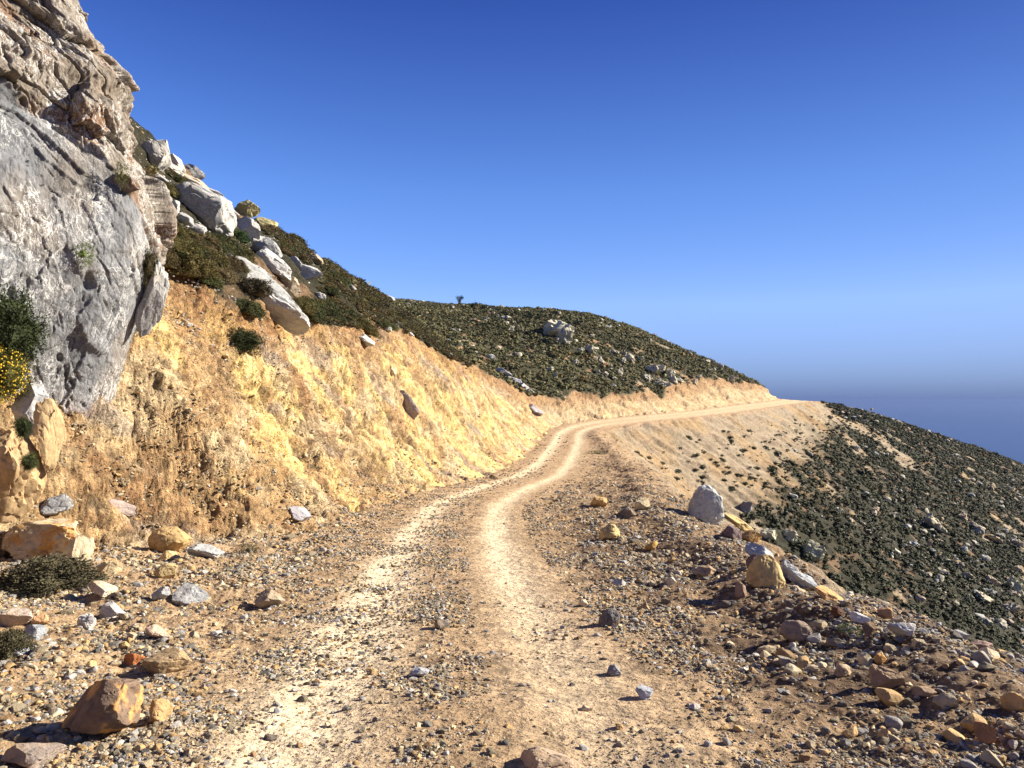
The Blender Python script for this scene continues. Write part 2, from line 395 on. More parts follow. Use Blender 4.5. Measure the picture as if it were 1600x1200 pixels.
def bump(nt, bsdf, layers):
    prev = None
    for h, strength, dist in layers:
        b = nd(nt, 'ShaderNodeBump', {'Height': h, 'Strength': strength, 'Distance': dist})
        if prev is not None: nt.links.new(prev, b.inputs['Normal'])
        prev = b.outputs[0]
    nt.links.new(prev, bsdf.inputs['Normal'])
def pos(nt): return nd(nt, 'ShaderNodeTexCoord').outputs['Object']

def ground_material():
    m, nt, b = new_mat('rocky_earth', .95)
    p = pos(nt); col = nd(nt, 'ShaderNodeVertexColor', layer_name='Col').outputs[0]
    g1 = noise(nt, p, 22, 6, .7); g2 = noise(nt, p, 90, 4, .7); g3 = noise(nt, p, 3.5, 6, .65)
    vo = nd(nt, 'ShaderNodeTexVoronoi', {'Vector': p, 'Scale': 38.0, 'Randomness': 1.0})
    vo2 = nd(nt, 'ShaderNodeTexVoronoi', {'Vector': p, 'Scale': 14.0, 'Randomness': 1.0})
    c = mixc(nt, 1.0, col, ramp(nt, g1.outputs[0], [(.25, .62), (.5, 1.0), (.75, 1.28)]).outputs[0], 'MULTIPLY')
    c = mixc(nt, 1.0, c, ramp(nt, g3.outputs[0], [(.25, .74), (.5, 1.0), (.75, 1.2)]).outputs[0], 'MULTIPLY')
    peb = ramp(nt, vo.outputs['Color'], [(.0, .72), (.5, 1.0), (1.0, 1.3)])
    c = mixc(nt, .55, c, mixc(nt, 1.0, c, peb.outputs[0], 'MULTIPLY'))
    # fractured, crumbly earth wherever the ground is steep: cells of broken clay with cracks between them
    nz = nd(nt, 'ShaderNodeSeparateXYZ', {0: nd(nt, 'ShaderNodeNewGeometry').outputs['Normal']}).outputs[2]
    steep = ramp(nt, nz, [(.62, 1), (.86, 0)]).outputs[0]
    pw_ = nd(nt, 'ShaderNodeVectorMath', {0: p, 1: nd(nt, 'ShaderNodeVectorMath', {0: noise(nt, p, 4, 5, .65).outputs['Color'], 'Scale': .35}, operation='SCALE').outputs[0]}, operation='ADD').outputs[0]
    mpp = nd(nt, 'ShaderNodeMapping', {'Vector': pw_, 'Rotation': (.4, .3, .2), 'Scale': (1, 1, 1.5)}).outputs[0]
    ca = nd(nt, 'ShaderNodeTexVoronoi', {'Vector': mpp, 'Scale': 3.2}); cb = nd(nt, 'ShaderNodeTexVoronoi', {'Vector': mpp, 'Scale': 9.0})
    ea = nd(nt, 'ShaderNodeTexVoronoi', {'Vector': mpp, 'Scale': 3.2}, feature='DISTANCE_TO_EDGE'); eb = nd(nt, 'ShaderNodeTexVoronoi', {'Vector': mpp, 'Scale': 9.0}, feature='DISTANCE_TO_EDGE')
    sa = nd(nt, 'ShaderNodeSeparateXYZ', {0: ca.outputs['Color']}).outputs[0]; sb_ = nd(nt, 'ShaderNodeSeparateXYZ', {0: cb.outputs['Color']}).outputs[0]
    cr = mixc(nt, 1.0, c, ramp(nt, sa, [(0, .74), (.5, 1.0), (1, 1.12)]).outputs[0], 'MULTIPLY')
    cr = mixc(nt, 1.0, cr, ramp(nt, sb_, [(0, .68), (.4, 1.0), (1, 1.14)]).outputs[0], 'MULTIPLY')
    c = mixc(nt, steep, c, cr)
    hgt = nd(nt, 'ShaderNodeMath', {0: ramp(nt, ea.outputs['Distance'], [(0, 0), (.10, .7), (.4, 1)]).outputs[0], 1: nd(nt, 'ShaderNodeMath', {0: ramp(nt, eb.outputs['Distance'], [(0, 0), (.12, .35), (.4, .45)]).outputs[0], 1: nd(nt, 'ShaderNodeMath', {0: sb_, 1: .5}, operation='MULTIPLY').outputs[0]}, operation='ADD').outputs[0]}, operation='ADD')
    hs_ = nd(nt, 'ShaderNodeMath', {0: hgt.outputs[0], 1: steep}, operation='MULTIPLY')
    nt.links.new(c, b.inputs['Base Color'])
    bump(nt, b, [(hs_.outputs[0], .75, .07), (g3.outputs[0], .8, .16), (vo2.outputs['Distance'], .55, .035), (g1.outputs[0], .8, .03), (vo.outputs['Distance'], .5, .012), (g2.outputs[0], .6, .006)])
    return m
M_ground = ground_material()
ground = obj('mountain_ground', tme, M_ground); tag(ground, 'stony brown mountainside with its cut bank and gravel road shoulder', kind='structure')

# ------------------------------------------------------------------ sea
def sea():
    n = 96; rr = np.concatenate([[0], np.exp(np.linspace(math.log(300), math.log(90000), 40))])
    a = np.linspace(0, 2*math.pi, n, endpoint=False)
    co = [(0, 0, -400)]+[(r*math.cos(q), r*math.sin(q), -400) for r in rr[1:] for q in a]
    tr = [(0, 1+i, 1+(i+1) % n) for i in range(n)]
    qd = [(1+k*n+i, 1+(k+1)*n+i, 1+(k+1)*n+(i+1) % n, 1+k*n+(i+1) % n) for k in range(len(rr)-2) for i in range(n)]
    me = mesh_np('sea', co, qd, tr, True)
    m, nt, b = new_mat('sea_water', .28)
    b.inputs['Base Color'].default_value = (.006, .02, .075, 1)
    p = pos(nt); w = noise(nt, p, .02, 5, .6); bump(nt, b, [(w.outputs[0], .5, 8)])
    tag(obj('sea', me, m), 'dark blue sea far below the mountain', kind='structure')
sea()

# ------------------------------------------------------------------ rock materials
def cliff_material():
    m, nt, b = new_mat('veined_limestone_face', .85)
    p = pos(nt); col = nd(nt, 'ShaderNodeVertexColor', layer_name='Col').outputs[0]
    n1 = noise(nt, p, 1.6, 7, .65, .4); n2 = noise(nt, p, 9, 6, .7); n3 = noise(nt, p, 40, 4, .7)
    c = mixc(nt, 1.0, col, ramp(nt, n1.outputs[0], [(.25, .72), (.5, 1.0), (.75, 1.22)]).outputs[0], 'MULTIPLY')
    c = mixc(nt, 1.0, c, ramp(nt, n2.outputs[0], [(.25, .66), (.5, 1.0), (.75, 1.2)]).outputs[0], 'MULTIPLY')
    # white calcite veins: thin bands of warped noise, broken up
    mp = nd(nt, 'ShaderNodeMapping', {'Vector': p, 'Scale': (1.6, 1.6, .75)}).outputs[0]
    v1 = noise(nt, mp, 2.0, 5, .62, 1.2); v2 = noise(nt, mp, 4.6, 4, .6, 1.6)
    r1 = ramp(nt, v1.outputs[0], [(.477, 0), (.500, 1), (.516, 0)]); r2 = ramp(nt, v2.outputs[0], [(.484, 0), (.503, 1), (.522, 0)])
    gate = ramp(nt, noise(nt, p, 1.1, 3, .5).outputs[0], [(.40, 0), (.56, 1)])
    vein = nd(nt, 'ShaderNodeMath', {0: nd(nt, 'ShaderNodeMath', {0: r1.outputs[0], 1: r2.outputs[0]}, operation='MAXIMUM').outputs[0], 1: gate.outputs[0]}, operation='MULTIPLY')
    vein2 = nd(nt, 'ShaderNodeMath', {0: vein.outputs[0], 1: .95}, operation='MULTIPLY')
    c = mixc(nt, vein2.outputs[0], c, (.62, .61, .59))
    nt.links.new(c, b.inputs['Base Color'])
    mr = nd(nt, 'ShaderNodeMapping', {'Vector': nd(nt, 'ShaderNodeVectorMath', {0: p, 1: nd(nt, 'ShaderNodeVectorMath', {0: n2.outputs['Color'], 'Scale': .12}, operation='SCALE').outputs[0]}, operation='ADD').outputs[0], 'Rotation': (.5, .6, .9), 'Scale': (1.5, .8, .45)}).outputs[0]
    ve = nd(nt, 'ShaderNodeTexVoronoi', {'Vector': mr, 'Scale': 2.6}, feature='DISTANCE_TO_EDGE'); ve2 = nd(nt, 'ShaderNodeTexVoronoi', {'Vector': mr, 'Scale': 8.0}, feature='DISTANCE_TO_EDGE')
    k1 = ramp(nt, ve.outputs['Distance'], [(0, 0), (.05, .9), (.3, 1)]); k2 = ramp(nt, ve2.outputs['Distance'], [(0, 0), (.07, .9), (.3, 1)])
    bump(nt, b, [(k1.outputs[0], .4, .04), (k2.outputs[0], .3, .015), (n1.outputs[0], .5, .1), (n2.outputs[0], .8, .035), (n3.outputs[0], .5, .008)])
    return m
def stone_material(name, veins=0.0, stain=(.38, .24, .11), amount=.3, vcol=False, bs=1.0, lo=.5, hi=.66):
    m, nt, b = new_mat(name, .88)
    p = pos(nt)
    if vcol: col = nd(nt, 'ShaderNodeVertexColor', layer_name='Col').outputs[0]
    else: col = nd(nt, 'ShaderNodeObjectInfo').outputs['Color']
    if vcol: q = p
    else:
        rnd = nd(nt, 'ShaderNodeObjectInfo').outputs['Random']
        q = nd(nt, 'ShaderNodeVectorMath', {0: nd(nt, 'ShaderNodeNewGeometry').outputs['Position'], 1: nd(nt, 'ShaderNodeCombineXYZ', {0: rnd, 1: rnd, 2: rnd}).outputs[0]}, operation='ADD').outputs[0]
    n1 = noise(nt, q, 3.5*bs, 6, .65, .3); n2 = noise(nt, q, 16*bs, 5, .7); n3 = noise(nt, q, 60*bs, 3, .7)
    c = mixc(nt, ramp(nt, noise(nt, q, 2.2*bs, 4, .6).outputs[0], [(lo, 0), (hi, amount)]).outputs[0], col, stain)
    c = mixc(nt, 1.0, c, ramp(nt, n1.outputs[0], [(.25, .68), (.5, 1.0), (.75, 1.25)]).outputs[0], 'MULTIPLY')
    c = mixc(nt, 1.0, c, ramp(nt, n2.outputs[0], [(.25, .68), (.5, 1.0), (.75, 1.22)]).outputs[0], 'MULTIPLY')
    if veins:
        v1 = noise(nt, q, 5.0*bs, 5, .6, 1.4); r1 = ramp(nt, v1.outputs[0], [(.478, 0), (.5, veins), (.522, 0)])
        v2 = noise(nt, q, 9.0*bs, 3, .6, 1.8); r2 = ramp(nt, v2.outputs[0], [(.488, 0), (.5, veins), (.515, 0)])
        c = mixc(nt, nd(nt, 'ShaderNodeMath', {0: r1.outputs[0], 1: r2.outputs[0]}, operation='MAXIMUM').outputs[0], c, (.56, .55, .53))
    nt.links.new(c, b.inputs['Base Color'])
    bump(nt, b, [(n1.outputs[0], .5, .05), (n2.outputs[0], .7, .018), (n3.outputs[0], .5, .005)])
    return m
M_cliff = cliff_material()
M_lime = stone_material('veined_limestone', .85, (.42, .32, .22), .35)
M_stone = stone_material('weathered_stone', 0, (.36, .225, .10), .5)
M_twotone = stone_material('two_tone_stone', 0, (.50, .27, .09), .95, bs=1.4, lo=.53, hi=.58)
M_far = stone_material('far_limestone', 0, (.50, .42, .28), .6, bs=.35)
M_rubble = stone_material('rubble_stone', 0, (.40, .24, .12), .2, vcol=True, bs=2.5)

# ------------------------------------------------------------------ the limestone cliff
def build_cliff():
    ns, nz_ = 620, 620
    s = np.concatenate([np.linspace(-13, -3.2, 90, endpoint=False), np.linspace(-3.2, 1.6, 430), np.linspace(1.6, 9, 101)[1:]]); ns = len(s)
    z = np.linspace(-2.2, 10.5, nz_)
    ang0 = math.atan2(.83, .555)
    px, py = np.zeros(ns), np.zeros(ns); i0 = int(np.argmin(np.abs(s)))
    ang = np.interp(s, [-3, -.3, .2, 1.2, 3, 9], [ang0, ang0, ang0+.5, ang0+1.35, ang0+1.5, ang0+1.2])
    for i in range(i0, ns-1):
        ds = s[i+1]-s[i]; px[i+1] = px[i]+math.cos(ang[i])*ds; py[i+1] = py[i]+math.sin(ang[i])*ds
    for i in range(i0, 0, -1):
        ds = s[i]-s[i-1]; px[i-1] = px[i]-math.cos(ang[i])*ds; py[i-1] = py[i]-math.sin(ang[i])*ds
    vs = VH-z*F/12.5
    ue = np.interp(vs, [-700, -200, 0, 20, 60, 92, 108, 125, 150, 172, 185, 200, 235, 262, 300, 430, 470, 510, 600, 690, 720, 900], [-90, 50, 128, 150, 183, 205, 213, 204, 205, 217, 213, 208, 226, 238, 250, 250, 240, 226, 196, 168, 110, 60])
    xe = (ue-800)/F*12.5
    SS, ZZ = np.meshgrid(s, z, indexing='ij')
    lean = np.maximum(ZZ-2.5, 0)*.16
    Xc = px[:, None]+xe[None, :]-.48-.02*sstep(2.2, 3.4, z)[None, :]-lean*.38; Yc = py[:, None]+12.5+lean
    # normals of the plain sheet (outward = to the right of the walking direction)
    tx = np.gradient(px, s)[:, None]*np.ones_like(ZZ); ty = np.gradient(py, s)[:, None]*np.ones_like(ZZ)
    onx, ony = ty, -tx
    w = .87*SS+.50*ZZ+.10*fbm(SS*.8, ZZ*.8, 0*SS, 230, 3); l = .50*SS-.87*ZZ
    big = fbm(w*.55, l*.16, 0*w, 201, 3)*.5
    crack = fbm(w*1.5, l*.22, 0*w, 202, 4, .55, ridged=True)
    crackm = sstep(.62, .88, crack)
    med = fbm(SS*1.1, ZZ*.9, SS*.3, 204, 5, .55)
    fine = fbm(SS*5, ZZ*4, 0*SS, 206, 4, .6)
    d1, d2, cid = cells(w*1.3+med*.5, l*.55, 0*w, 207)
    zb = np.interp(SS, [-6, -2.2, -.7, 0, .8, 2], [6.0, 4.9, 4.15, 3.2, 2.4, 1.8])+med*.35
    up = sstep(-.10, .16, ZZ-zb)
    e1, e2, cid2 = cells(w*1.5+med*.8, l*.75+med*.6, 0*w+3, 209)
    cr2 = sstep(.66, .86, fbm(w*3.6+med, l*.7, 0*w, 212, 4, .6, ridged=True)); e3, e4, cid3 = cells(w*3.2+med, l*1.3, 0*w+7, 213)
    dsp = big*.16+med*.09+fine*.03-crackm*.12*(.4+.6*up)-cr2*.045+(cid-.5)*.09*(1-up)+(cid3-.5)*.06
    dsp += up*(.16+(cid2-.5)*.38+med*.10+fine*.04-.16*(1-sstep(0, .07, e2-e1))-crackm*.06)
    under = np.exp(-((ZZ-zb+.16)/.13)**2)*sstep(-.2, -1.0, SS)*(fbm(SS*.9, 0*SS, 0*SS, 211, 2)*2+.45).clip(0, 1); dsp -= under*.42
    # pockets
    for (u, v, r) in [(85, 465, .13), (83, 558, .09), (20, 150, .16), (170, 430, .16), (168, 555, .07), (60, 90, .2)]:
        sv = (u-225)/84.0; zv = (VH-v)/F*11.3
        q = np.hypot((.87*(SS-sv)+.5*(ZZ-zv))*2.2, .5*(SS-sv)-.87*(ZZ-zv))/r+med*.8; dsp -= .09*np.exp(-q**4)
    atten = sstep(.0, .5, np.abs(SS-.35))*.5+.5
    Xd = Xc+onx*dsp*atten; Yd = Yc+ony*dsp*atten; Zd = ZZ+med*.06
    grey = np.array(lin(106, 107, 110)); warm = np.array(lin(126, 114, 100)); rust = np.array(lin(112, 84, 62)); dark = np.array(lin(82, 74, 66)); mauve = np.array(lin(112, 92, 84)); pale = np.array(lin(140, 138, 135))
    c = mix(np.broadcast_to(grey, SS.shape+(3,)), pale, .6*sstep(.0, .45, fbm(w*.9, l*.35, 0*w, 221, 4)))
    c = mix(c, warm, .55*sstep(.0, .4, fbm(SS*.7, ZZ*.5, 0*w, 222, 4)))
    c = mix(c, warm*.9, .85*up)
    c = mix(c, rust, up*.8*sstep(.08, .4, fbm(SS*1.3, ZZ*1.3, 0*w, 223, 4)+.15*np.exp(-((ZZ-zb-.3)/.5)**2)))
    c = mix(c, mauve, .9*sstep(.25, -.35, ZZ+fbm(SS*1.5, ZZ, 0*w, 224, 3)*.6)*sstep(-1.8, -1.2, SS))
    c = mix(c, dark, .65*crackm); c = mix(c, dark, .4*cr2); c = c*(1+.22*(cid3-.5)+.2*(cid-.5))[..., None]
    ip = np.arange(SS.size).reshape(SS.shape)
    q = np.stack([ip[:-1, :-1], ip[1:, :-1], ip[1:, 1:], ip[:-1, 1:]], -1).reshape(-1, 4)
    co = np.stack([Xd, Yd, Zd], -1)
    # close it with a back sheet so that it is a solid mass
    back = co.copy(); bx = np.linspace(-15, -11, ns); back[..., 0] = np.minimum(bx[:, None], back[..., 0]-1.0)
    top = np.stack([ip[:-1, -1], ip[1:, -1], ip[1:, -1]+SS.size, ip[:-1, -1]+SS.size], -1)
    sides = []
    for r in (0, ns-1): sides.append(np.stack([ip[r, :-1], ip[r, 1:], ip[r, 1:]+SS.size, ip[r, :-1]+SS.size], -1))
    me = mesh_np('limestone_cliff', np.vstack([co.reshape(-1, 3), back.reshape(-1, 3)]), np.vstack([q, q[:, ::-1]+SS.size, top]+sides), None, True, np.vstack([c.reshape(-1, 3), c.reshape(-1, 3)]))
    o = obj('limestone_cliff', me, M_cliff)
    tag(o, 'huge grey limestone cliff with white veins and a brown top left of the track', 'cliff')
build_cliff()

# ------------------------------------------------------------------ loose rocks
def ico(sub):
    import bmesh
    bm = bmesh.new(); bmesh.ops.create_icosphere(bm, subdivisions=sub, radius=1.0)
    v = np.array([x.co[:] for x in bm.verts]); f = np.array([[q.index for q in x.verts] for x in bm.faces]); bm.free(); return v, f
ICO = {k: ico(k) for k in (1, 2, 3, 4, 5)}
def rock_shape(seed, sub=4, cuts=9, rough=.10, keep=.62, box=0, taper=0):
    r = np.random.default_rng(seed); v, f = ICO[sub]; v = v.copy()
    if box: v = np.sign(v)*np.abs(v)**(1-box); v[:, :2] *= (1-taper*(v[:, 2:3]+1)/2)
    v *= np.array([1, r.uniform(.8, 1), r.uniform(.75, 1)])
    for i in range(cuts):
        n = r.normal(size=3); n /= np.linalg.norm(n); d = r.uniform(keep-.14, keep+.22)
        over = v@n-d; v = v-np.clip(over, 0, None)[:, None]*n*.96
    if rough > 0:
        o = r.uniform(0, 50, 3)
        a = fbm(v[:, 0]*1.6+o[0], v[:, 1]*1.6+o[1], v[:, 2]*1.6+o[2], seed % 97, 5, .55)
        d1, d2, c = cells(v[:, 0]*2.2+o[0], v[:, 1]*2.2+o[1], v[:, 2]*2.2+o[2], seed % 89)
        k = 1+rough*(a*1.6+(c-.5)*.8*(sub > 2)-.6*(1-sstep(0, .12, d2-d1))*(sub > 3)); v = v*k[:, None]
    lo, hi = v.min(0), v.max(0); v = (v-(lo+hi)/2)/((hi-lo)/2)
    return v, f
def rock_mesh(seed, sub=4, cuts=9, rough=.1, keep=.62, box=0, taper=0):
    v, f = rock_shape(seed, sub, cuts, rough, keep, box, taper)
    me = mesh_np('stone', v, None, f, False)
    if sub >= 4:
        me.polygons.foreach_set('use_smooth', np.ones(len(f), bool))
        try: me.set_sharp_from_angle(angle=math.radians(28))
        except Exception: pass
    return me
GREY, DGREY, WHITE, OCHRE, CREAM, RUST, BROWN, TANC, YELL, PINK = (.25, .25, .25), (.13, .125, .12), (.42, .415, .40), (.42, .28, .13), (.48, .39, .25), (.30, .17, .08), (.21, .155, .10), (.36, .28, .19), (.58, .50, .25), (.36, .29, .21)
seedc = [100]; placed = []
def place_rock(name, cat, label, u, v, w, h, mat, tint, roll=0, depth=1.0, sub=5, cuts=16, rough=.085, keep=.56, d=None, sink=.2, seed=None, group=None, yaw=None, box=0, taper=0, stand=False):
    """a rock whose middle shows at photo pixel (u, v) and which spans w by h pixels at its own distance"""
    seedc[0] += 1; sd = seed or seedc[0]
    if v < 480 and u < 620: w, h = w*1.12, h*1.25; depth *= .8; placed.append((u, v, w, h))
    if d is None:
        p = None
        for dv in range(0, 46, 3):
            p = hit(u, v+h*.42+dv)
            if p is not None: break
        if p is None: print('LOST', label); return None
        d = p.y; base = p
        if dv > 3: p = p+Vector((0, 0, min(dv-3, 12)*d/F*.5))
        sc = d/F; W, H = w*sc, h*sc
        cen = Vector(((u-800)*sc, d+depth*W*.25, p.z+H*(.5-sink)))
    else:
        sc = d/F; W, H = w*sc, h*sc; cen = Vector(((u-800)*sc, d, (VH-v)*sc))
        if stand:                                           # only its top shows from the track: it reaches down to the slope
            g = float(ground_z(cen.x, d)[0])-.15; top = cen.z+H/2; cen.z = (g+top)/2; H = top-g; W *= 1.3; depth *= 1.3
    me = rock_mesh(sd, sub, cuts, rough, keep, box, taper)
    o = obj(name, me, mat); o.color = (tint[0], tint[1], tint[2]*.98, 1) if mat == M_stone else (*tint, 1)
    o.location = cen; o.scale = (W/2, W*depth/2, H/2)
    o.rotation_euler = (0, math.radians(roll), 0 if yaw is None else math.radians(yaw))
    tag(o, label, cat, group); return o
R_ = place_rock
# rocks and boulders of the hillside above the cut
R_('boulder', 'boulder', 'big grey tilted slab boulder with a dark underside on the slope beside the cliff', 312, 316, 98, 54, M_lime, (.27, .27, .265), 26, .8, seed=11, keep=.8, cuts=7, sink=.2, box=.35)
R_('boulder', 'boulder', 'long pale grey boulder lying diagonally at the lip of the orange bank', 412, 447, 150, 46, M_lime, (.34, .34, .33), 40, .6, seed=12, sink=.3, keep=.75, box=.25, cuts=8)
R_('boulder', 'boulder', 'yellow lichen covered boulder on the skyline of the left slope', 384, 318, 36, 26, M_stone, YELL, 10, .8, seed=13)
R_('boulder', 'boulder', 'flat yellow rock just below the lichen boulder on the skyline', 413, 346, 34, 13, M_stone, YELL, 12, .8, seed=14)
R_('boulder', 'boulder', 'light grey boulder below the yellow skyline boulder', 382, 352, 52, 30, M_lime, (.45, .43, .4), 28, .8, seed=15)
R_('boulder', 'boulder', 'white blocky boulder in the middle of the left hillside', 424, 408, 62, 30, M_lime, WHITE, 28, .8, seed=16)
R_('boulder', 'boulder', 'grey block with a dark left face resting on the white blocky boulder', 414, 388, 46, 34, M_lime, GREY, 40, .8, seed=17)
R_('boulder', 'boulder', 'white rock beside the dark green plant on the left hillside', 478, 424, 44, 22, M_lime, WHITE, 20, .8, seed=18)
R_('boulder', 'boulder', 'smooth white elongated rock under the tilted slab boulder', 326, 348, 42, 22, M_lime, (.5, .49, .46), 32, .8, seed=19)
R_('boulder', 'boulder', 'small grey rock between the cliff and the tilted slab', 268, 318, 28, 18, M_lime, (.42, .41, .39), 28, .9, seed=20)
R_('boulder', 'boulder', 'grey rock on the cliff side at the start of the slope', 247, 276, 26, 16, M_lime, GREY, 8, .9, seed=21)
R_('boulder', 'boulder', 'brownish flat rock right above the tilted slab', 296, 282, 56, 18, M_stone, (.45, .38, .3), 26, .8, seed=22)
R_('boulder', 'boulder', 'pale slab at the top of the slope near the cliff', 262, 257, 42, 12, M_lime, (.46, .44, .4), 24, .8, seed=23)
R_('boulder', 'boulder', 'rough grey crag standing on the skyline next to the cliff', 236, 226, 44, 52, M_cliff if False else M_lime, (.34, .32, .29), 20, 1.2, seed=24, sink=.3)
R_('boulder', 'boulder', 'white topped crag rock stepping down the skyline', 268, 250, 34, 26, M_lime, (.40, .38, .34), 30, 1.2, seed=25, sink=.3)
R_('boulder', 'boulder', 'low white rock among the olive cushions', 303, 353, 36, 14, M_lime, WHITE, 24, .8, seed=26)
R_('boulder', 'boulder', 'white rock low beside the cliff edge', 253, 366, 26, 14, M_lime, WHITE, 22, .8, seed=27)
for i, (u, v, w, h, ro, tn, lb) in enumerate([(352, 398, 26, 12, 20, .38, 'tiny white rock left of the spurge plant'), (398, 372, 40, 22, 30, .30, 'grey rock between the light grey and the white blocky boulder'), (462, 408, 22, 14, 24, .34, 'white rock right of the white blocky boulder'),
      (444, 470, 30, 16, 36, .30, 'grey rock at the low end of the long pale boulder'), (282, 338, 34, 16, 26, .32, 'grey rock under the left end of the tilted slab'), (356, 330, 30, 16, 34, .26, 'grey rock at the right end of the tilted slab'),
      (300, 262, 34, 16, 30, .30, 'grey rock breaking the skyline above the tilted slab'), (330, 296, 30, 12, 30, .33, 'thin pale rock on the skyline right of the slab'), (520, 480, 18, 9, 30, .4, 'white pebble like rock low above the bank'),
      (548, 448, 16, 8, 20, .3, 'small rock on the skyline far down the left slope'), (254, 312, 20, 26, 0, .26, 'grey block against the cliff on the slope'), (560, 500, 20, 8, 30, .36, 'pale flat rock near the lip of the pale bank'), (640, 520, 16, 7, 30, .36, 'white rock on the thin slope above the yellow bank'), (700, 552, 14, 7, 30, .36, 'small white rock on the lip halfway to the bend')]):
    R_('boulder', 'boulder', lb, u, v, w, h, M_lime, (tn, tn*.98, tn*.95), ro, .8, sub=4, seed=340+i)
R_('boulder', 'boulder', 'brown rock on the skyline at the middle of the left slope', 490, 402, 26, 14, M_stone, TANC, 10, .8, seed=28)
R_('boulder', 'boulder', 'pink tan rock right of the long pale boulder', 452, 440, 34, 22, M_stone, PINK, 40, .8, seed=29)
R_('boulder', 'boulder', 'small white rock on the grass edge above the bank', 500, 462, 22, 12, M_lime, WHITE, 40, .8, seed=30)
R_('boulder', 'boulder', 'grey white rocky lump hanging over the lip of the pale bank', 568, 528, 40, 16, M_lime, (.42, .42, .4), 22, .8, seed=31)
R_('boulder', 'boulder', 'white round stone sitting on the lip of the yellow bank', 604, 513, 16, 12, M_stone, WHITE, 0, .9, seed=32)
R_('boulder', 'boulder', 'grey rock pillar squeezed between the cliff and the orange bank', 240, 468, 36, 100, M_lime, (.26, .25, .235), 10, 1.0, d=13.0, seed=33, box=.3, keep=.75)
for i, (u, v, w, h, ro, lb) in enumerate([(790, 582, 34, 10, 28, 'white rock ledge at the top of the bank before the bend'), (806, 594, 30, 11, 30, 'grey rock ledge in the middle of the row before the bend'),
      (822, 607, 28, 12, 35, 'mauve grey rock below the white ledge before the bend'), (836, 640, 28, 14, 30, 'lowest mauve rock of the outcrop at the bend')]):
    R_('boulder', 'boulder', lb, u, v, w, h, M_lime, (.42, .40, .42), ro, .9, sub=4, seed=40+i)
R_('boulder', 'boulder', 'purple grey slab showing in the yellow bank', 636, 612, 30, 58, M_stone, (.33, .28, .27), -24, .5, sub=5, seed=45, sink=.5)
R_('boulder', 'boulder', 'pale slab set in the upper yellow bank', 610, 574, 22, 12, M_stone, (.55, .45, .3), 20, .6, sub=4, seed=46, sink=.4)
# broken rocks at the foot of the cliff
R_('boulder', 'boulder', 'tall ochre rock spur leaning on the foot of the cliff', 76, 682, 42, 120, M_stone, (.40, .28, .15), -12, .9, d=10.1, seed=51, box=.25)
R_('boulder', 'boulder', 'broad ochre rock mass in the lower left under the yellow flowers', 10, 742, 100, 150, M_stone, (.38, .26, .14), 6, .9, d=9.9, seed=52, rough=.10, box=.25, keep=.72)
R_('boulder', 'boulder', 'white veined grey rock behind the ochre spur', 52, 640, 60, 90, M_lime, (.38, .38, .38), -10, .8, d=10.8, seed=54)
R_('rock', 'rock', 'pointed grey slab with a white vein lying below the cliff', 75, 789, 66, 30, M_lime, (.26, .27, .29), -22, .7, seed=56, cuts=12)
R_('rock', 'rock', 'orange and cream banded rock outcrop above the big dry bush', 62, 842, 150, 66, M_twotone, (.46, .36, .24), 4, .7, seed=57, rough=.10, box=.35, keep=.72)
R_('rock', 'rock', 'cream white block right of the banded outcrop', 112, 862, 44, 76, M_stone, (.50, .41, .28), 20, .8, seed=58)
R_('rock', 'rock', 'big rounded ochre boulder on the left verge', 258, 842, 66, 44, M_stone, (.42, .28, .13), 6, .9, seed=59, cuts=5, rough=.07, keep=.75)
R_('rock', 'rock', 'smaller yellow ochre stone under the rounded boulder', 256, 892, 38, 26, M_stone, (.46, .34, .17), -4, .9, seed=60, cuts=6)
R_('rock', 'rock', 'flat ochre stone between the two ochre boulders', 262, 868, 32, 16, M_stone, (.48, .35, .17), 4, .9, seed=61)
R_('rock', 'rock', 'long white grey flat rock right of the ochre boulder', 316, 862, 60, 20, M_lime, (.36, .36, .35), 6, .7, seed=62)
R_('rock', 'rock', 'white and grey veined block in front of the ochre stones', 292, 926, 54, 38, M_lime, (.27, .275, .28), -8, .8, seed=63)
R_('rock', 'rock', 'small grey stone left of the veined block', 250, 928, 28, 24, M_lime, (.27, .28, .295), -18, .8, seed=64)
R_('rock', 'rock', 'cream angular stone left of the ochre stones', 168, 886, 34, 24, M_stone, CREAM, -10, .9, seed=65)
R_('rock', 'rock', 'white cream rock right of the big dry bush', 152, 922, 44, 24, M_stone, (.46, .39, .30), 12, .9, seed=66)
R_('rock', 'rock', 'white rock beside the mossy hollow on the left', 172, 952, 46, 28, M_lime, (.40, .385, .37), -6, .9, seed=67)
R_('rock', 'rock', 'white stone left of the mossy hollow rock', 132, 970, 34, 28, M_lime, (.44, .42, .39), -30, .9, seed=68)
R_('rock', 'rock', 'blue grey block at the left edge above a pale block', 50, 988, 34, 28, M_lime, (.26, .27, .285), -14, .9, seed=69)
R_('rock', 'rock', 'grey wedge stone at the left edge by the small shrub', 24, 1016, 34, 24, M_lime, (.27, .28, .295), 10, .9, seed=70)
R_('rock', 'rock', 'tan grey stone above the blue grey block at the left edge', 22, 965, 40, 34, M_stone, (.4, .33, .28), 20, .9, seed=71)
R_('rock', 'rock', 'orange stone beside the blue grey block', 58, 968, 34, 16, M_stone, (.56, .34, .18), 0, .9, seed=72)
R_('rock', 'rock', 'two toned white and rusty wedge stone on the sandy verge', 243, 990, 40, 24, M_stone, (.5, .36, .27), 14, .9, seed=73, cuts=14)
R_('rock', 'rock', 'long brown rock with a dark underside on the sandy verge', 254, 1036, 76, 36, M_stone, (.30, .21, .12), 6, .8, seed=74)
R_('rock', 'rock', 'round rust red stone touching the long brown rock', 206, 1029, 32, 22, M_stone, (.36, .13, .05), 0, .9, seed=75, cuts=4)
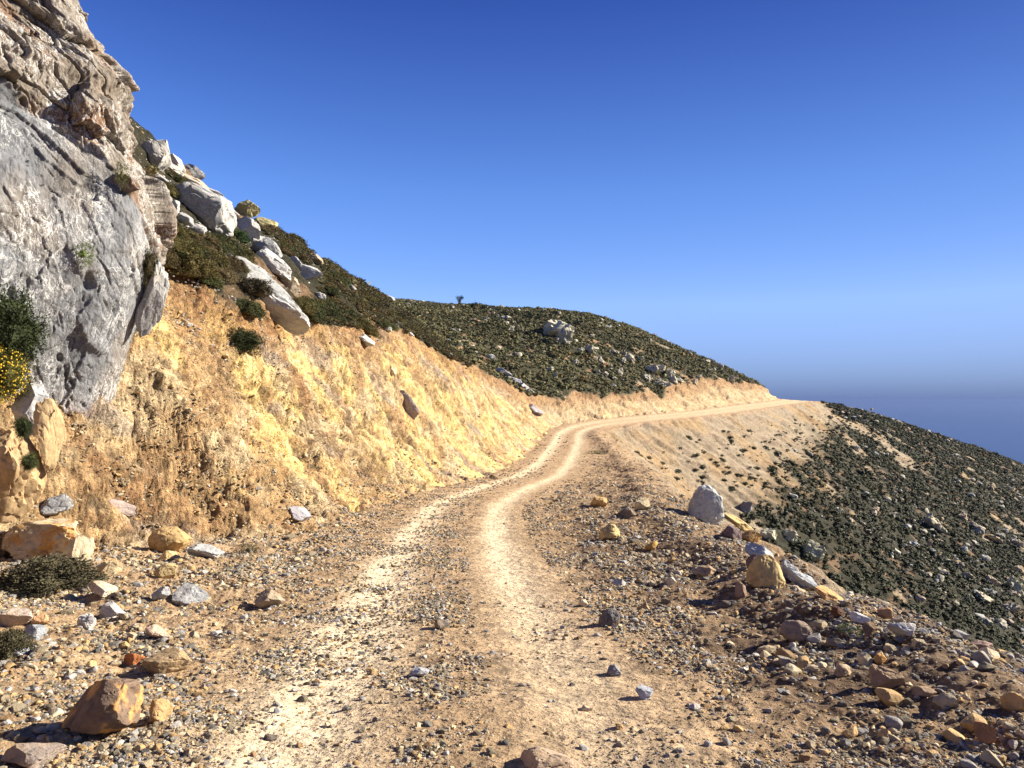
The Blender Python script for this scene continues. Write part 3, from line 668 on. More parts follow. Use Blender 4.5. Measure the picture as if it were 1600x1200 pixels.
R_('rock', 'rock', 'largest rusty orange and purple boulder in the bottom left corner', 140, 1116, 128, 88, M_twotone, (.17, .115, .08), -22, .8, seed=76, cuts=13, sink=.14, box=.2)
R_('rock', 'rock', 'ochre triangular stone right of the large rusty boulder', 243, 1112, 40, 42, M_stone, (.46, .29, .14), -10, .8, seed=77, cuts=12)
R_('rock', 'rock', 'dark grey stone between the rusty boulder and the ochre triangle', 212, 1104, 24, 32, M_stone, DGREY, 20, .8, seed=78)
R_('rock', 'rock', 'pinkish stone at the left rim of the track', 420, 936, 44, 34, M_stone, PINK, 10, .9, seed=79)
R_('rock', 'rock', 'brown grey slab cut by the bottom left corner', 30, 1186, 90, 36, M_stone, (.26, .21, .18), 4, .8, seed=80)
R_('rock', 'rock', 'grey blue flat stone on the talus at the foot of the bank', 462, 800, 44, 20, M_lime, (.36, .34, .37), 24, .8, sub=4, seed=81)
R_('rock', 'rock', 'mauve flat slab under the cliff foot on the talus', 172, 792, 60, 20, M_stone, (.34, .27, .25), 24, .8, seed=82)
R_('rock', 'rock', 'half buried pale brown rock at the bottom edge of the track', 858, 1190, 96, 44, M_stone, (.36, .27, .2), -4, .9, seed=83, cuts=5, sink=.35)
R_('rock', 'rock', 'dark angular stone in the strip between the wheel tracks', 690, 976, 26, 18, M_stone, DGREY, 20, .9, sub=4, seed=84)
R_('rock', 'rock', 'flat blue grey stone between the wheel tracks in the foreground', 654, 1052, 34, 18, M_lime, (.28, .28, .3), -14, .9, sub=4, seed=85)
R_('rock', 'rock', 'lone brown stone at the foot of the bank before the bend', 772, 745, 16, 9, M_stone, BROWN, 20, .9, sub=4, seed=86)
# right rim
R_('boulder', 'boulder', 'big white grey boulder standing on the right rim of the track', 1106, 790, 56, 66, M_lime, (.30, .31, .31), 3, .8, seed=91, cuts=6, keep=.85, sink=.1, box=.42, taper=.34)
R_('boulder', 'boulder', 'long ochre slab leaning down right of the white boulder', 1154, 818, 54, 20, M_stone, (.55, .4, .18), 30, .8, seed=92)
R_('boulder', 'boulder', 'dark purple rock under the long ochre slab', 1146, 832, 34, 22, M_stone, (.17, .12, .12), 24, .8, seed=93)
R_('boulder', 'boulder', 'squarish orange brown rock on the rim above the blue grey rock', 1176, 838, 34, 24, M_stone, (.40, .24, .09), 4, .8, seed=94)
R_('boulder', 'boulder', 'blue grey rock behind the yellow pyramid rock', 1188, 862, 44, 26, M_lime, (.34, .37, .40), 12, .8, seed=95)
R_('boulder', 'boulder', 'yellow ochre pyramid rock on the right rim', 1200, 892, 60, 54, M_stone, (.46, .33, .15), 6, .8, seed=96, cuts=7, keep=.8, sink=.14, box=.3, taper=.6)
R_('boulder', 'boulder', 'dark brown left neighbour of the yellow pyramid rock', 1178, 876, 22, 26, M_stone, (.16, .1, .08), 10, .8, seed=97)
R_('boulder', 'boulder', 'blue grey flat rock with white streaks down the rim', 1262, 912, 64, 30, M_lime, (.34, .36, .38), 26, .7, seed=98)
R_('boulder', 'boulder', 'grey jagged slab hanging behind the yellow pyramid rock', 1236, 890, 26, 44, M_lime, (.32, .31, .31), -28, .7, seed=99)
R_('boulder', 'boulder', 'orange flat slab on the rim right of the blue grey rock', 1302, 932, 60, 20, M_stone, (.5, .29, .12), 26, .8, seed=301)
R_('boulder', 'boulder', 'dark red brown block under the orange slab', 1310, 956, 22, 22, M_stone, (.13, .06, .04), 6, .9, seed=302)
R_('boulder', 'boulder', 'rust orange pointed rock on the rim', 1384, 958, 22, 26, M_stone, (.36, .2, .1), 24, .9, seed=303)
R_('boulder', 'boulder', 'white shard rock at the rim beside the green weeds', 1348, 968, 30, 18, M_lime, (.5, .5, .52), 24, .9, seed=304)
R_('boulder', 'boulder', 'dark brown block beside the green weeds', 1362, 984, 26, 24, M_stone, (.13, .09, .07), 10, .9, seed=305)
R_('boulder', 'boulder', 'rounded grey boulder at the far right rim', 1414, 984, 44, 28, M_lime, (.30, .30, .31), 6, .8, seed=306, cuts=6)
R_('boulder', 'boulder', 'yellowish lichen rock on the slope right behind the rim', 1198, 832, 36, 24, M_far, (.48, .46, .33), 20, .8, rough=.2, seed=307)
R_('boulder', 'boulder', 'round beige rock on the slope behind the rim', 1235, 836, 28, 24, M_far, (.5, .46, .32), 10, .8, rough=.2, seed=308)
R_('boulder', 'boulder', 'greenish lichen rock behind the yellow pyramid rock', 1274, 862, 34, 42, M_far, (.38, .37, .24), 10, .8, rough=.2, seed=309)
R_('boulder', 'boulder', 'dark crag behind the white boulder', 1166, 792, 26, 24, M_far, (.26, .24, .22), 10, .8, rough=.2, seed=310)
R_('rock', 'rock', 'small upright brown stone casting a long shadow', 1158, 920, 20, 30, M_stone, (.3, .2, .14), 4, .8, seed=311, cuts=12)
R_('rock', 'rock', 'smooth brown rock casting a long shadow on the right shoulder', 1246, 988, 48, 38, M_stone, (.24, .18, .14), 12, .8, seed=312, cuts=5, keep=.72, sink=.1)
R_('rock', 'rock', 'long brown stone left of the upright brown stone', 1104, 892, 44, 20, M_stone, (.36, .25, .16), 12, .9, seed=313)
R_('rock', 'rock', 'angular ochre rock on the right side of the track', 1200-248, 832, 36, 28, M_stone, (.52, .38, .18), -14, .9, seed=314, cuts=12)
R_('rock', 'rock', 'ochre stone near the start of the rubble', 936, 784, 26, 20, M_stone, (.48, .32, .14), 10, .9, seed=315)
R_('rock', 'rock', 'dark rock with a white right side in the rubble', 980, 800, 32, 20, M_stone, (.2, .17, .15), 0, .9, seed=316)
R_('rock', 'rock', 'cream pointed stone in the rubble', 1004, 786, 26, 26, M_stone, CREAM, 20, .9, seed=317)
R_('rock', 'rock', 'bright ochre stone in the rubble left of the white boulder', 1018, 852, 22, 16, M_stone, (.55, .33, .1), 0, .9, sub=4, seed=318)
R_('rock', 'rock', 'black grey chunk on the right edge of the track', 952, 966, 40, 30, M_stone, (.11, .1, .1), -28, .8, seed=319, cuts=12)
R_('rock', 'rock', 'grey cube shaped stone below the black chunk', 960, 1048, 24, 18, M_lime, (.18, .18, .19), 0, .9, sub=4, seed=320)
R_('rock', 'rock', 'blue grey angular stone in the right foreground', 1008, 1084, 30, 18, M_lime, (.28, .29, .32), 10, .9, sub=4, seed=321)
R_('rock', 'rock', 'undercut brown rock mound in the right foreground', 1390, 1062, 56, 34, M_stone, (.28, .19, .12), 14, .9, seed=322, sink=.12)
R_('rock', 'rock', 'bright orange stone beside a cream shard', 1378, 1028, 24, 16, M_stone, (.6, .32, .1), 0, .9, sub=4, seed=323)
R_('rock', 'rock', 'cream shard next to the bright orange stone', 1354, 1030, 24, 22, M_stone, CREAM, 34, .9, sub=4, seed=324)
R_('rock', 'rock', 'ochre split rock at the right edge of the photo', 1588, 1096, 36, 34, M_stone, (.4, .27, .14), 20, .9, seed=325)
R_('rock', 'rock', 'rust faced rock with a long shadow at the bottom right', 1542, 1150, 40, 36, M_stone, (.34, .17, .08), 16, .9, seed=326, sink=.1)
R_('rock', 'rock', 'flat brown stone in the right foreground soil', 1448, 1082, 34, 14, M_stone, (.24, .17, .12), 4, .9, sub=4, seed=327)
R_('rock', 'rock', 'reddish rock on the far right rim', 1536, 1010, 34, 24, M_stone, (.3, .2, .16), 20, .9, seed=328)
R_('rock', 'rock', 'tan wedge throwing a dark shadow above the brown mound', 1320, 1048, 30, 22, M_stone, (.3, .22, .15), 14, .9, sub=4, seed=329)
R_('rock', 'rock', 'pale round stone beside the right wheel track', 912, 942, 14, 12, M_stone, (.55, .45, .3), 0, .9, sub=4, seed=330, cuts=4)

# far outcrops on the green hill: photo column, row, width, height
FO = [(872, 512, 42, 30, 'largest pale outcrop high on the green hill'), (884, 524, 22, 26, 'lower tail of the largest pale outcrop'), (924, 544, 18, 14, 'second pale outcrop right of the largest one'),
      (908, 546, 10, 8, 'small rock left of the second pale outcrop'), (960, 549, 14, 8, 'left rock of the upper row in mid hill'), (975, 550, 12, 7, 'middle rock of the upper row in mid hill'), (984, 557, 14, 14, 'tallest rock at the right end of the upper row'),
      (972, 562, 10, 10, 'rock under the upper row in mid hill'), (939, 561, 9, 10, 'pale rock standing alone left of the upper row'), (900, 565, 9, 8, 'round rock under the largest outcrop'),
      (1012, 589, 16, 12, 'grey rock at the left end of the lower cluster'), (1020, 575, 16, 12, 'upper left rock of the lower cluster'), (1032, 575, 14, 12, 'upper right rock of the lower cluster'), (1048, 583, 14, 16, 'tall rock in the centre of the lower cluster'),
      (1052, 592, 12, 12, 'right rock of the lower cluster'), (1036, 600, 20, 11, 'broad lowest rock of the lower cluster'), (1030, 594, 10, 10, 'small rock above the broad lowest rock'), (1062, 592, 14, 7, 'flat rock at the right end of the lower cluster'),
      (1092, 588, 8, 8, 'upper of two rocks right of the lower cluster'), (1086, 596, 8, 10, 'lower of two rocks right of the lower cluster'), (969, 580, 8, 14, 'slim pale rock left of the lower cluster'), (946, 583, 10, 8, 'pale rock above the cut between two groups'),
      (960, 591, 8, 6, 'small rock below the slim pale rock'), (1001, 559, 8, 6, 'small rock right of the tall upper rock'), (1144, 592, 7, 12, 'pointed rock on the hill edge above the track end'), (1016, 531, 6, 6, 'rock on the hill skyline'),
      (860, 575, 10, 6, 'white rock low on the hill left of the cut'), (868, 585, 8, 8, 'low white rock nearest the cut on the left'), (790, 496, 18, 7, 'pale rock near the hill top'), (760, 497, 8, 5, 'small white rock near the hill top left'),
      (712, 515, 14, 6, 'pale rock on the upper left of the green hill'), (740, 500, 18, 5, 'flat tan rock band on the upper left of the hill'), (800, 515, 9, 6, 'white rock in the upper middle of the hill')]
for i, (u, v, w, h, lb) in enumerate(FO):
    w, h = w*1.3, h*1.35
    R_('rock_outcrop', 'rock outcrop', lb, u, v, w, h, M_far, (.44, .41, .31) if i != 31 else (.45, .33, .23), random.uniform(-10, 25), .9, sub=4, cuts=9, rough=.34, seed=400+i, sink=.22)
# rocks on the slope below the far road
FR = [(1466, 816, 34, 32, (.48, .42, .28), 'large pointed beige rock on the dark slope'), (1399, 771, 8, 13, (.50, .38, .28), 'pinkish upright stone on the dark slope'), (1368, 804, 12, 9, (.5, .4, .28), 'tan rock left of the pointed beige rock'),
      (1430, 849, 22, 10, (.42, .43, .42), 'flat white rock below the pointed beige rock'), (1454, 848, 8, 14, (.45, .32, .2), 'left half of the split brown rock'), (1468, 846, 18, 10, (.36, .28, .2), 'right half of the split brown rock'),
      (1504, 806, 24, 14, (.46, .36, .24), 'upper orange rock of the ridge on the right'), (1530, 825, 30, 20, (.38, .32, .24), 'grey brown rock in the middle of the right ridge'), (1556, 842, 34, 16, (.48, .38, .24), 'lower orange rock of the right ridge'),
      (1592, 848, 16, 14, (.44, .38, .3), 'pale wedge rock at the right edge of the slope'), (1362, 700-76, 6, 5, (.5, .45, .36), 'white rock on the top edge of the right slope'), (1243, 703, 12, 8, (.55, .5, .4), 'white rock at the left of the dark slope'),
      (1267, 709, 10, 8, (.55, .5, .4), 'white rock right of the first white rock on the dark slope'), (1264, 739, 8, 8, (.5, .45, .36), 'lone white rock lower on the dark slope left'), (1306, 756, 10, 6, (.5, .46, .4), 'flat white rock in the middle of the dark slope'),
      (1350, 699, 12, 8, (.5, .46, .36), 'pale rock near the bare stripe'), (1338, 700, 14, 12, (.55, .5, .4), 'cream rock at the foot of the bare stripe'), (1480, 875, 12, 8, (.42, .38, .28), 'grey beige rock under the split brown rock'),
      (1500, 882, 16, 10, (.38, .33, .24), 'brown grey rock right of the beige one'), (1514, 900, 24, 14, (.36, .32, .22), 'lichen rock in the rocky patch'), (1550, 906, 16, 14, (.42, .33, .22), 'orange brown rock in the rocky patch'),
      (1590, 915, 26, 34, (.38, .36, .24), 'tall lichen crag at the right edge'), (1540, 935, 36, 20, (.38, .34, .24), 'broad lichen rock at the lower right slope'), (1580, 950, 30, 20, (.34, .3, .22), 'lowest lichen rock at the right edge'), (1470, 760, 10, 6, (.48, .36, .26), 'small tan rock above the right ridge')]
for i, (u, v, w, h, tn, lb) in enumerate(FR):
    R_('rock_outcrop', 'rock outcrop', lb, u, v, w, h, M_far, tn, random.uniform(5, 30), .9, sub=4, cuts=11, rough=.32, seed=460+i, sink=.2)

# ------------------------------------------------------------------ scattered stones
PAL = [('grey', (.25, .235, .22)), ('pale grey', (.40, .38, .35)), ('ochre', (.44, .29, .13)), ('cream', (.50, .40, .26)), ('brown', (.19, .155, .103)), ('rust', (.25, .16, .08)), ('dark grey', (.12, .11, .095)), ('tan', (.31, .26, .175)), ('drab', (.21, .185, .15))]
def scatter_stones():
    N = 620000
    th = rng.uniform(-math.radians(40), math.radians(40), N); d = np.exp(rng.uniform(math.log(2.6), math.log(125), N))
    x, y = d*np.sin(th), d*np.cos(th)
    r = .00105*d*rng.uniform(0, 1, N)**(-1/2.3)
    r = np.where(r > .024, .024+(r-.024)*.42, r); r = np.minimum(r, .08*rng.uniform(.35, 1, N))
    D = profile(x, y)
    t, tau, ry = D['t'], D['tau'], D['ry']; at = np.abs(t)
    cl = fbm(x/1.3, y/1.3, 0*x, 301, 3); cl2 = fbm(x/.5, y/.5, 0*x, 302, 2)
    p = np.full(N, .34)
    p = np.where(at < 2.0, .14+.26*np.exp(-(t/.4)**2)*(ry < 16), p); p = np.where((t < -1.35) & (ry < 22), .7, p)
    p = np.where((np.abs(at-.82) < .56), np.where(ry < 8, np.where(t < 0, .07, .006), .003), p)
    p = np.where((t > 2.0) & (ry < 55), np.where(t > D['tau']+2.8, .34, .2)+.0*t, p)
    p = np.where((t > 1.3) & (ry < 8) & (t < 4.5), .13, p); foot = np.exp(-((tau-.2)/1.0)**2)*(t > 0)*(ry < 60); p = p+foot*.55
    p = np.where((t < -1.9) & (ry < 60), np.interp(ry, [0, 14, 30], [.85, .7, .4]), p)
    p = np.where(D['cut'] > .5, (.30+.3*(tau < 1.4))*np.interp(ry, [10, 16, 30, 50], [1, .8, .35, .3]), p)
    p = np.where((1-D['cut']-D['flat'] > .6), np.where(t > 0, .30, np.where(ry > 52, .6, .25)), p)
    p = np.where((ry > 60) & (at < 2.5), .01, p)
    p = p*np.clip(.50+2.2*cl+1.4*cl2, .16, 2.0)*.9
    k = (rng.uniform(0, 1, N) < p) & (r > .0011*d)
    cap = np.where(at < 1.9, .03, .3); k &= r < np.maximum(cap, .0014*d)
    x, y, d, r, t, ry, tau = [a[k] for a in (x, y, d, r, t, ry, tau)]
    z = ground_z(x, y); return x, y, z, d, r, t, ry, tau
sx, sy, sz, sd_, sr, st, sry, stau = scatter_stones()
order = np.argsort(-(sr/sd_)); NI = 215
pw = np.array([.14, .09, .14, .13, .18, .05, .07, .16, .04]); pw /= pw.sum()
kind = rng.choice(len(PAL), len(sx), p=pw)
onbank = (stau > .5) & (st > 0)
onveg = (st > 0) & (stau > 2.6); kind = np.where(onveg & (rng.uniform(0, 1, len(sx)) < .6), 1, kind)
kind = np.where(onbank & ~onveg & (rng.uniform(0, 1, len(sx)) < .8), rng.choice([2, 3, 7, 7, 4], len(sx)), kind)
# individuals: the largest in view, copies of a dozen shapes
protos = [rock_mesh(700+i, 3, 15, .05, .50) for i in range(12)]
for m_ in protos: m_.materials.append(M_stone)
LM = [(1460, 1150, 'the stony right foreground'), (1480, 1190, 'the bottom right edge'), (1240, 1150, 'the dark right soil'), (312, 316, 'the tilted grey slab'), (412, 447, 'the long pale boulder'), (384, 318, 'the yellow skyline boulder'), (424, 408, 'the white blocky boulder'), (478, 424, 'the white rock on the hillside'), (268, 318, 'the cliff edge'), (293, 411, 'the largest olive cushion'),
      (500, 462, 'the small white rock above the bank'), (568, 528, 'the rocky lump at the bank lip'), (604, 513, 'the white round stone on the lip'), (790, 582, 'the white rock ledge'), (532, 436, 'the green skyline plant'), (700, 540, 'the thin end of the slope'), (640, 500, 'the upper end of the yellow bank'),
      (75, 789, 'the pointed grey slab'), (62, 842, 'the banded outcrop'), (258, 842, 'the rounded ochre boulder'), (316, 862, 'the long white flat rock'), (292, 926, 'the veined block'), (172, 952, 'the white rock by the mossy hollow'), (48, 903, 'the dry cushion bush'), (50, 988, 'the blue grey block'),
      (243, 990, 'the two toned wedge stone'), (254, 1036, 'the long brown rock'), (140, 1116, 'the large rusty boulder'), (243, 1112, 'the ochre triangular stone'), (420, 936, 'the pinkish stone'), (30, 1186, 'the corner slab'), (462, 800, 'the blue flat stone on the talus'), (858, 1190, 'the half buried rock'),
      (690, 976, 'the dark stone between the tracks'), (654, 1052, 'the flat stone between the tracks'), (1106, 790, 'the big white boulder'), (1154, 818, 'the long ochre slab'), (1200, 892, 'the yellow pyramid rock'), (1262, 912, 'the blue grey flat rock'), (1302, 932, 'the orange slab'), (1384, 958, 'the rust pointed rock'),
      (1414, 984, 'the rounded grey rim boulder'), (1158, 920, 'the upright brown stone'), (1246, 988, 'the smooth brown rock'), (1104, 892, 'the long brown stone'), (952, 832, 'the angular ochre rock'), (936, 784, 'the first ochre rubble stone'), (980, 800, 'the dark and white rock'), (1018, 852, 'the bright ochre stone'),
      (952, 966, 'the black grey chunk'), (960, 1048, 'the grey cube stone'), (1008, 1084, 'the blue grey angular stone'), (1390, 1062, 'the undercut brown mound'), (1378, 1028, 'the bright orange stone'), (1588, 1096, 'the ochre split rock'), (1542, 1150, 'the rust faced rock'), (1448, 1082, 'the flat brown stone'), (1536, 1010, 'the reddish rim rock'), (1320, 1048, 'the tan wedge')]
FM = [(1106, 790, 'the big white boulder'), (1243, 703, 'the left white rock'), (1264, 739, 'the lone white rock'), (1340, 690, 'the bare stripe'), (1166, 792, 'the dark crag'), (1235, 836, 'the round beige rock'),
      (1060, 650, 'the left part of the far road'), (1180, 635, 'the far road end'), (975, 690, 'the far bend'), (1160, 730, 'the densest dotted scree'), (1399, 771, 'the pinkish upright stone'), (1306, 756, 'the flat white rock')]
def near_mark(u, v, LM=LM, diag=False):
    m = min(LM, key=lambda q: (q[0]-u)**2+(q[1]-v)**2); dx, dy = u-m[0], v-m[1]; r = math.hypot(dx, dy)
    if abs(dx) > abs(dy): side = 'right of' if dx > 0 else 'left of'
    else: side = 'below' if dy > 0 else 'above'
    if diag and min(abs(dx), abs(dy)) > .4*max(abs(dx), abs(dy)): side = ('below' if dy > 0 else 'above')+(' and right of' if dx > 0 else ' and left of')
    return ('close '+side if r < 40 else (side if r < 100 else 'well '+side))+' '+m[2]
def zone(t, ry, tau, d):
    near = 'close to the camera' if d < 7 else ('in the middle distance' if d < 16 else 'towards the bend')
    if abs(t) <= 2.0: return 'on the gravel track', 'stones on the track', near
    if t > 0 and tau > .6: return 'on the lower part of the cut bank', 'stones on the cut bank', near
    if t > 0: return 'on the left verge below the bank', 'stones on the left verge', near
    return 'on the right shoulder of the track', 'stones on the right shoulder', near
proto_obj = [None]*12
for j, i in enumerate(order[:NI]):
    kname, tint = PAL[kind[i]]; pm = int(rng.integers(12)); r = float(sr[i])
    if proto_obj[pm] is None: proto_obj[pm] = bpy.data.objects.new('stone', protos[pm]); o = proto_obj[pm]
    else: o = proto_obj[pm].copy()
    C.objects.link(o)
    zn, gp, nr = zone(float(st[i]), float(sry[i]), float(stau[i]), float(sd_[i]))
    o.location = (sx[i], sy[i], sz[i]+r*.22); f = rng.uniform(.55, .95)
    o.scale = (r*rng.uniform(.9, 1.35), r, r*f); o.rotation_euler = (rng.uniform(-.4, .4), rng.uniform(-.4, .4), rng.uniform(0, 6.28))
    j_ = rng.uniform(.8, 1.2); o.color = tuple(np.clip(np.array(tint)*j_, 0, .8))+(1,)
    shape = 'flat' if f < .68 else ('blocky' if f > .82 else 'angular')
    bigw = 'larger' if r/sd_[i]*F > 16 else 'small'; mk = near_mark(800+F*sx[i]/sy[i], VH-F*sz[i]/sy[i], diag=True); kname = kname if (' ' in kname or .93 < j_ < 1.07) else ('light ' if j_ > 1 else 'dark ')+kname
    tag(o, f'{bigw} {shape} {kname} stone {mk}', 'stone', gp)
# the rest: uncountable rubble
def merge(protov, protof, x, y, z, sc, rz, tilt, cols):
    n = len(x); V = protov[None]*sc[:, None, :]
    ct, s_t = np.cos(tilt)[:, None], np.sin(tilt)[:, None]
    vx, vy, vz = V[..., 0], V[..., 1]*ct-V[..., 2]*s_t, V[..., 1]*s_t+V[..., 2]*ct
    c, s = np.cos(rz)[:, None], np.sin(rz)[:, None]
    out = np.stack([vx*c-vy*s+x[:, None], vx*s+vy*c+y[:, None], vz+z[:, None]], -1)
    Fc = protof[None]+np.arange(n)[:, None, None]*len(protov)
    cc = np.repeat(cols[:, None, :], len(protov), 1)
    return out.reshape(-1, 3), Fc.reshape(-1, 3), cc.reshape(-1, 3)
def join(parts):
    vs, fs, cs, o = [], [], [], 0
    for v, f, c in parts: vs.append(v); fs.append(f+o); cs.append(c); o += len(v)
    return np.vstack(vs), np.vstack(fs), np.vstack(cs)
rest = order[NI:]; palc = np.array([p[1] for p in PAL])
parts = []
px_ = sr/sd_*F
for lo, hi, sub, npz in ((3.2, 1e9, 2, 10), (0, 3.2, 1, 10)):
    sel = rest[(px_[rest] >= lo) & (px_[rest] < hi)]; grp = rng.integers(0, npz, len(sel))
    for g in range(npz):
        q = sel[grp == g]
        if not len(q): continue
        v, f = rock_shape(800+g+50*sub, sub, 9, .08, .52); r = sr[q]; n = len(q)
        sc = np.stack([r*rng.uniform(.8, 1.4, n), r*rng.uniform(.8, 1.1, n), r*rng.uniform(.45, .95, n)], -1)
        parts.append(merge(v, f, sx[q], sy[q], sz[q]+r*.15, sc, rng.uniform(0, 6.28, n), rng.uniform(-.5, .5, n), palc[kind[q]]*rng.uniform(.75, 1.25, (n, 1))))
v, f, c = join(parts)
rb = obj('rubble', mesh_np('rubble', v, None, f, False, c), M_rubble); tag(rb, 'small angular gravel and rubble strewn over the track and its shoulders', 'rubble', kind='stuff')
print('stones', len(sx), 'rubble tris', len(f))

# ------------------------------------------------------------------ shrubs
def leaf_material(name, vcol=False, bright=1.0):
    m, nt, b = new_mat(name, .8)
    if vcol: col = nd(nt, 'ShaderNodeVertexColor', layer_name='Col').outputs[0]
    else: col = nd(nt, 'ShaderNodeObjectInfo').outputs['Color']
    gp = nd(nt, 'ShaderNodeNewGeometry').outputs['Position']
    n1 = noise(nt, gp, 7, 4, .6); n2 = noise(nt, gp, 45, 2, .6)
    c = mixc(nt, 1.0, col, ramp(nt, n1.outputs[0], [(.3, .6), (.5, 1.0), (.7, 1.5)]).outputs[0], 'MULTIPLY')
    c = mixc(nt, 1.0, c, ramp(nt, n2.outputs[0], [(.3, .65), (.5, 1.0), (.7, 1.4)]).outputs[0], 'MULTIPLY')
    nt.links.new(c, b.inputs['Base Color']); return m
M_leaf = leaf_material('shrub_leaves'); M_scrub = leaf_material('scrub_leaves', True)
m_, nt_, b_ = new_mat('yellow_petals', .7); b_.inputs['Base Color'].default_value = (.62, .42, .03, 1); M_petal = m_
m_, nt_, b_ = new_mat('dry_twigs', .9); b_.inputs['Base Color'].default_value = (.14, .09, .055, 1); M_twig = m_
def bush_mesh(seed, n=2600, size=.06, lumps=.22, full=False, elong=2.2, flat=1.0, core=3):
    """a shrub: thousands of small leaf blades through the outer shell of a lumpy dome, round a core of inner branches"""
    r = np.random.default_rng(seed)
    d = r.normal(size=(n, 3)); d /= np.linalg.norm(d, axis=1)[:, None]
    if not full: d[:, 2] = np.abs(d[:, 2])*1.0-.12
    o = r.uniform(0, 30, 3)
    lm = 1+lumps*2*fbm(d[:, 0]*2.0+o[0], d[:, 1]*2.0+o[1], d[:, 2]*2.0+o[2], seed, 3)
    rad = lm*(.68+.34*r.uniform(0, 1, n)**.8)
    c = d*rad[:, None]
    a = r.normal(size=(n, 3))*.75+d; a /= np.linalg.norm(a, axis=1)[:, None]
    b = np.cross(a, r.normal(size=(n, 3))); b /= np.linalg.norm(b, axis=1)[:, None]
    s = size*r.uniform(.6, 1.3, n)[:, None]
    V = np.stack([c-b*s*.5, c+b*s*.5, c+a*s*elong], 1).reshape(-1, 3); Fq = np.arange(n*3).reshape(-1, 3)
    cv, cf = ICO[core]; cv = cv.copy(); k = 1+lumps*2*fbm(cv[:, 0]*2.0+o[0], cv[:, 1]*2.0+o[1], cv[:, 2]*2.0+o[2], seed, 3); cv = cv*k[:, None]*(.70 if core > 1 else .3)
    if not full: cv[:, 2] = np.maximum(cv[:, 2], -.15)
    V = np.vstack([V, cv]); V[:, 2] *= flat
    return mesh_np('foliage', V, None, np.vstack([Fq, cf+n*3]), False)
OLIVE, DKGREEN, DRY, BGREEN = (.105, .085, .028), (.030, .040, .012), (.085, .065, .038), (.11, .15, .04)
cush = [bush_mesh(900+i, 6500, .042, .26, elong=2.0) for i in range(4)]
big = [bush_mesh(950+i, 11000, .040, .42, full=True, elong=2.0) for i in range(3)]
sprig = [bush_mesh(960+i, 900, .06, .34, full=True, elong=4, core=1) for i in range(2)]
big += sprig
for m_ in cush+big: m_.materials.append(M_leaf)
def place_bush(name, cat, label, u, v, w, h, tint, mesh, d=None, group=None, sink=.35, depth=1.0, tilt=0):
    p = None
    if d is None:
        p = hit(u, v+h*.4)
        if p is None: return None
        d = p.y
    sc = d/F; W, H = w*sc, h*sc
    loc = Vector(((u-800)*sc, d+(W*.3 if p is not None else 0), (VH-v)*sc if p is None else p.z+H*.1))
    o = bpy.data.objects.new(name, mesh); C.objects.link(o); o.color = (*tint, 1); o.location = loc
    full = mesh in big
    o.scale = (W/2, W*depth/2, H/2 if full else H*.66); o.rotation_euler = (0, math.radians(tilt), rng.uniform(0, 6.28) if depth == 1.0 else 0)
    tag(o, label, cat, group); return o
B_ = place_bush
B_('shrub', 'shrub', 'big dark green bush growing on the cliff at the left edge', 18, 520, 86, 116, DKGREEN, big[0], d=10.8)
fb = B_('shrub', 'shrub', 'bush covered in yellow flowers below the dark bush at the left edge', 2, 585, 68, 78, (.09, .085, .02), big[1], d=10.5)
def flowers(parent, mesh_scale=1.0, n=420):
    r = np.random.default_rng(5); d = r.normal(size=(n, 3)); d /= np.linalg.norm(d, axis=1)[:, None]
    v, f = ICO[1]; parts = merge(v, f, *(d[:, k]*1.04*(1+.1*r.normal(size=n)) for k in range(3)), np.full((n, 3), .038), r.uniform(0, 6, n), r.uniform(0, 1, n), np.ones((n, 3)))
    o = obj('flower_heads', mesh_np('flower_heads', parts[0], None, parts[1], False), M_petal, parent); o['kind'] = 'stuff'
flowers(fb)
B_('shrub', 'shrub', 'dark green round bush hanging on the orange bank under the long pale boulder', 376, 520, 54, 48, DKGREEN, big[2], d=None, depth=.999)
B_('shrub', 'shrub', 'narrow dark shrub in the cleft at the right side of the cliff', 229, 417, 30, 56, (.06, .05, .02), big[1], d=12.9)
B_('shrub', 'shrub', 'small dark green tuft in the ochre rocks under the cliff', 37, 668, 24, 34, DKGREEN, big[2], d=9.3)
B_('shrub', 'shrub', 'lowest small tuft between the ochre rocks', 46, 722, 24, 26, (.06, .07, .02), big[0], d=9.0)
B_('shrub', 'shrub', 'large dry grey green cushion bush above the left verge', 48, 903, 160, 74, (.07, .06, .032), cush[0])
B_('shrub', 'shrub', 'dry bush cut by the left edge beside grey stones', 4, 1006, 60, 60, (.07, .06, .03), cush[1])
B_('plant', 'plant', 'small leafy plant rooted in a crack of the grey cliff face', 130, 396, 30, 36, BGREEN, sprig[0], d=11.75)
B_('plant', 'plant', 'upper plant growing in the brown crack of the cliff', 190, 272, 20, 36, (.10, .10, .03), sprig[1], d=12.25)
B_('plant', 'plant', 'small dark sprig beside the track on the left talus', 386, 854, 28, 22, (.07, .07, .03), sprig[0])
B_('shrub', 'shrub', 'large round olive cushion shrub at the lip of the orange bank', 293, 411, 70, 54, OLIVE, cush[0])
B_('shrub', 'shrub', 'olive cushion right of the largest cushion', 333, 404, 40, 44, (.09, .075, .025), cush[1])
B_('shrub', 'shrub', 'brown cushion hugging the cliff foot on the slope', 258, 398, 36, 50, (.085, .065, .025), cush[2])
B_('shrub', 'shrub', 'dark overhanging thicket under the long pale boulder', 384, 442, 70, 40, (.05, .04, .022), cush[3])
B_('plant', 'plant', 'dark green spurge plant between white boulders', 372, 366, 30, 28, (.04, .07, .02), cush[1])
B_('plant', 'plant', 'green plant on the skyline at the middle of the left slope', 532, 436, 30, 26, (.05, .09, .03), sprig[0])
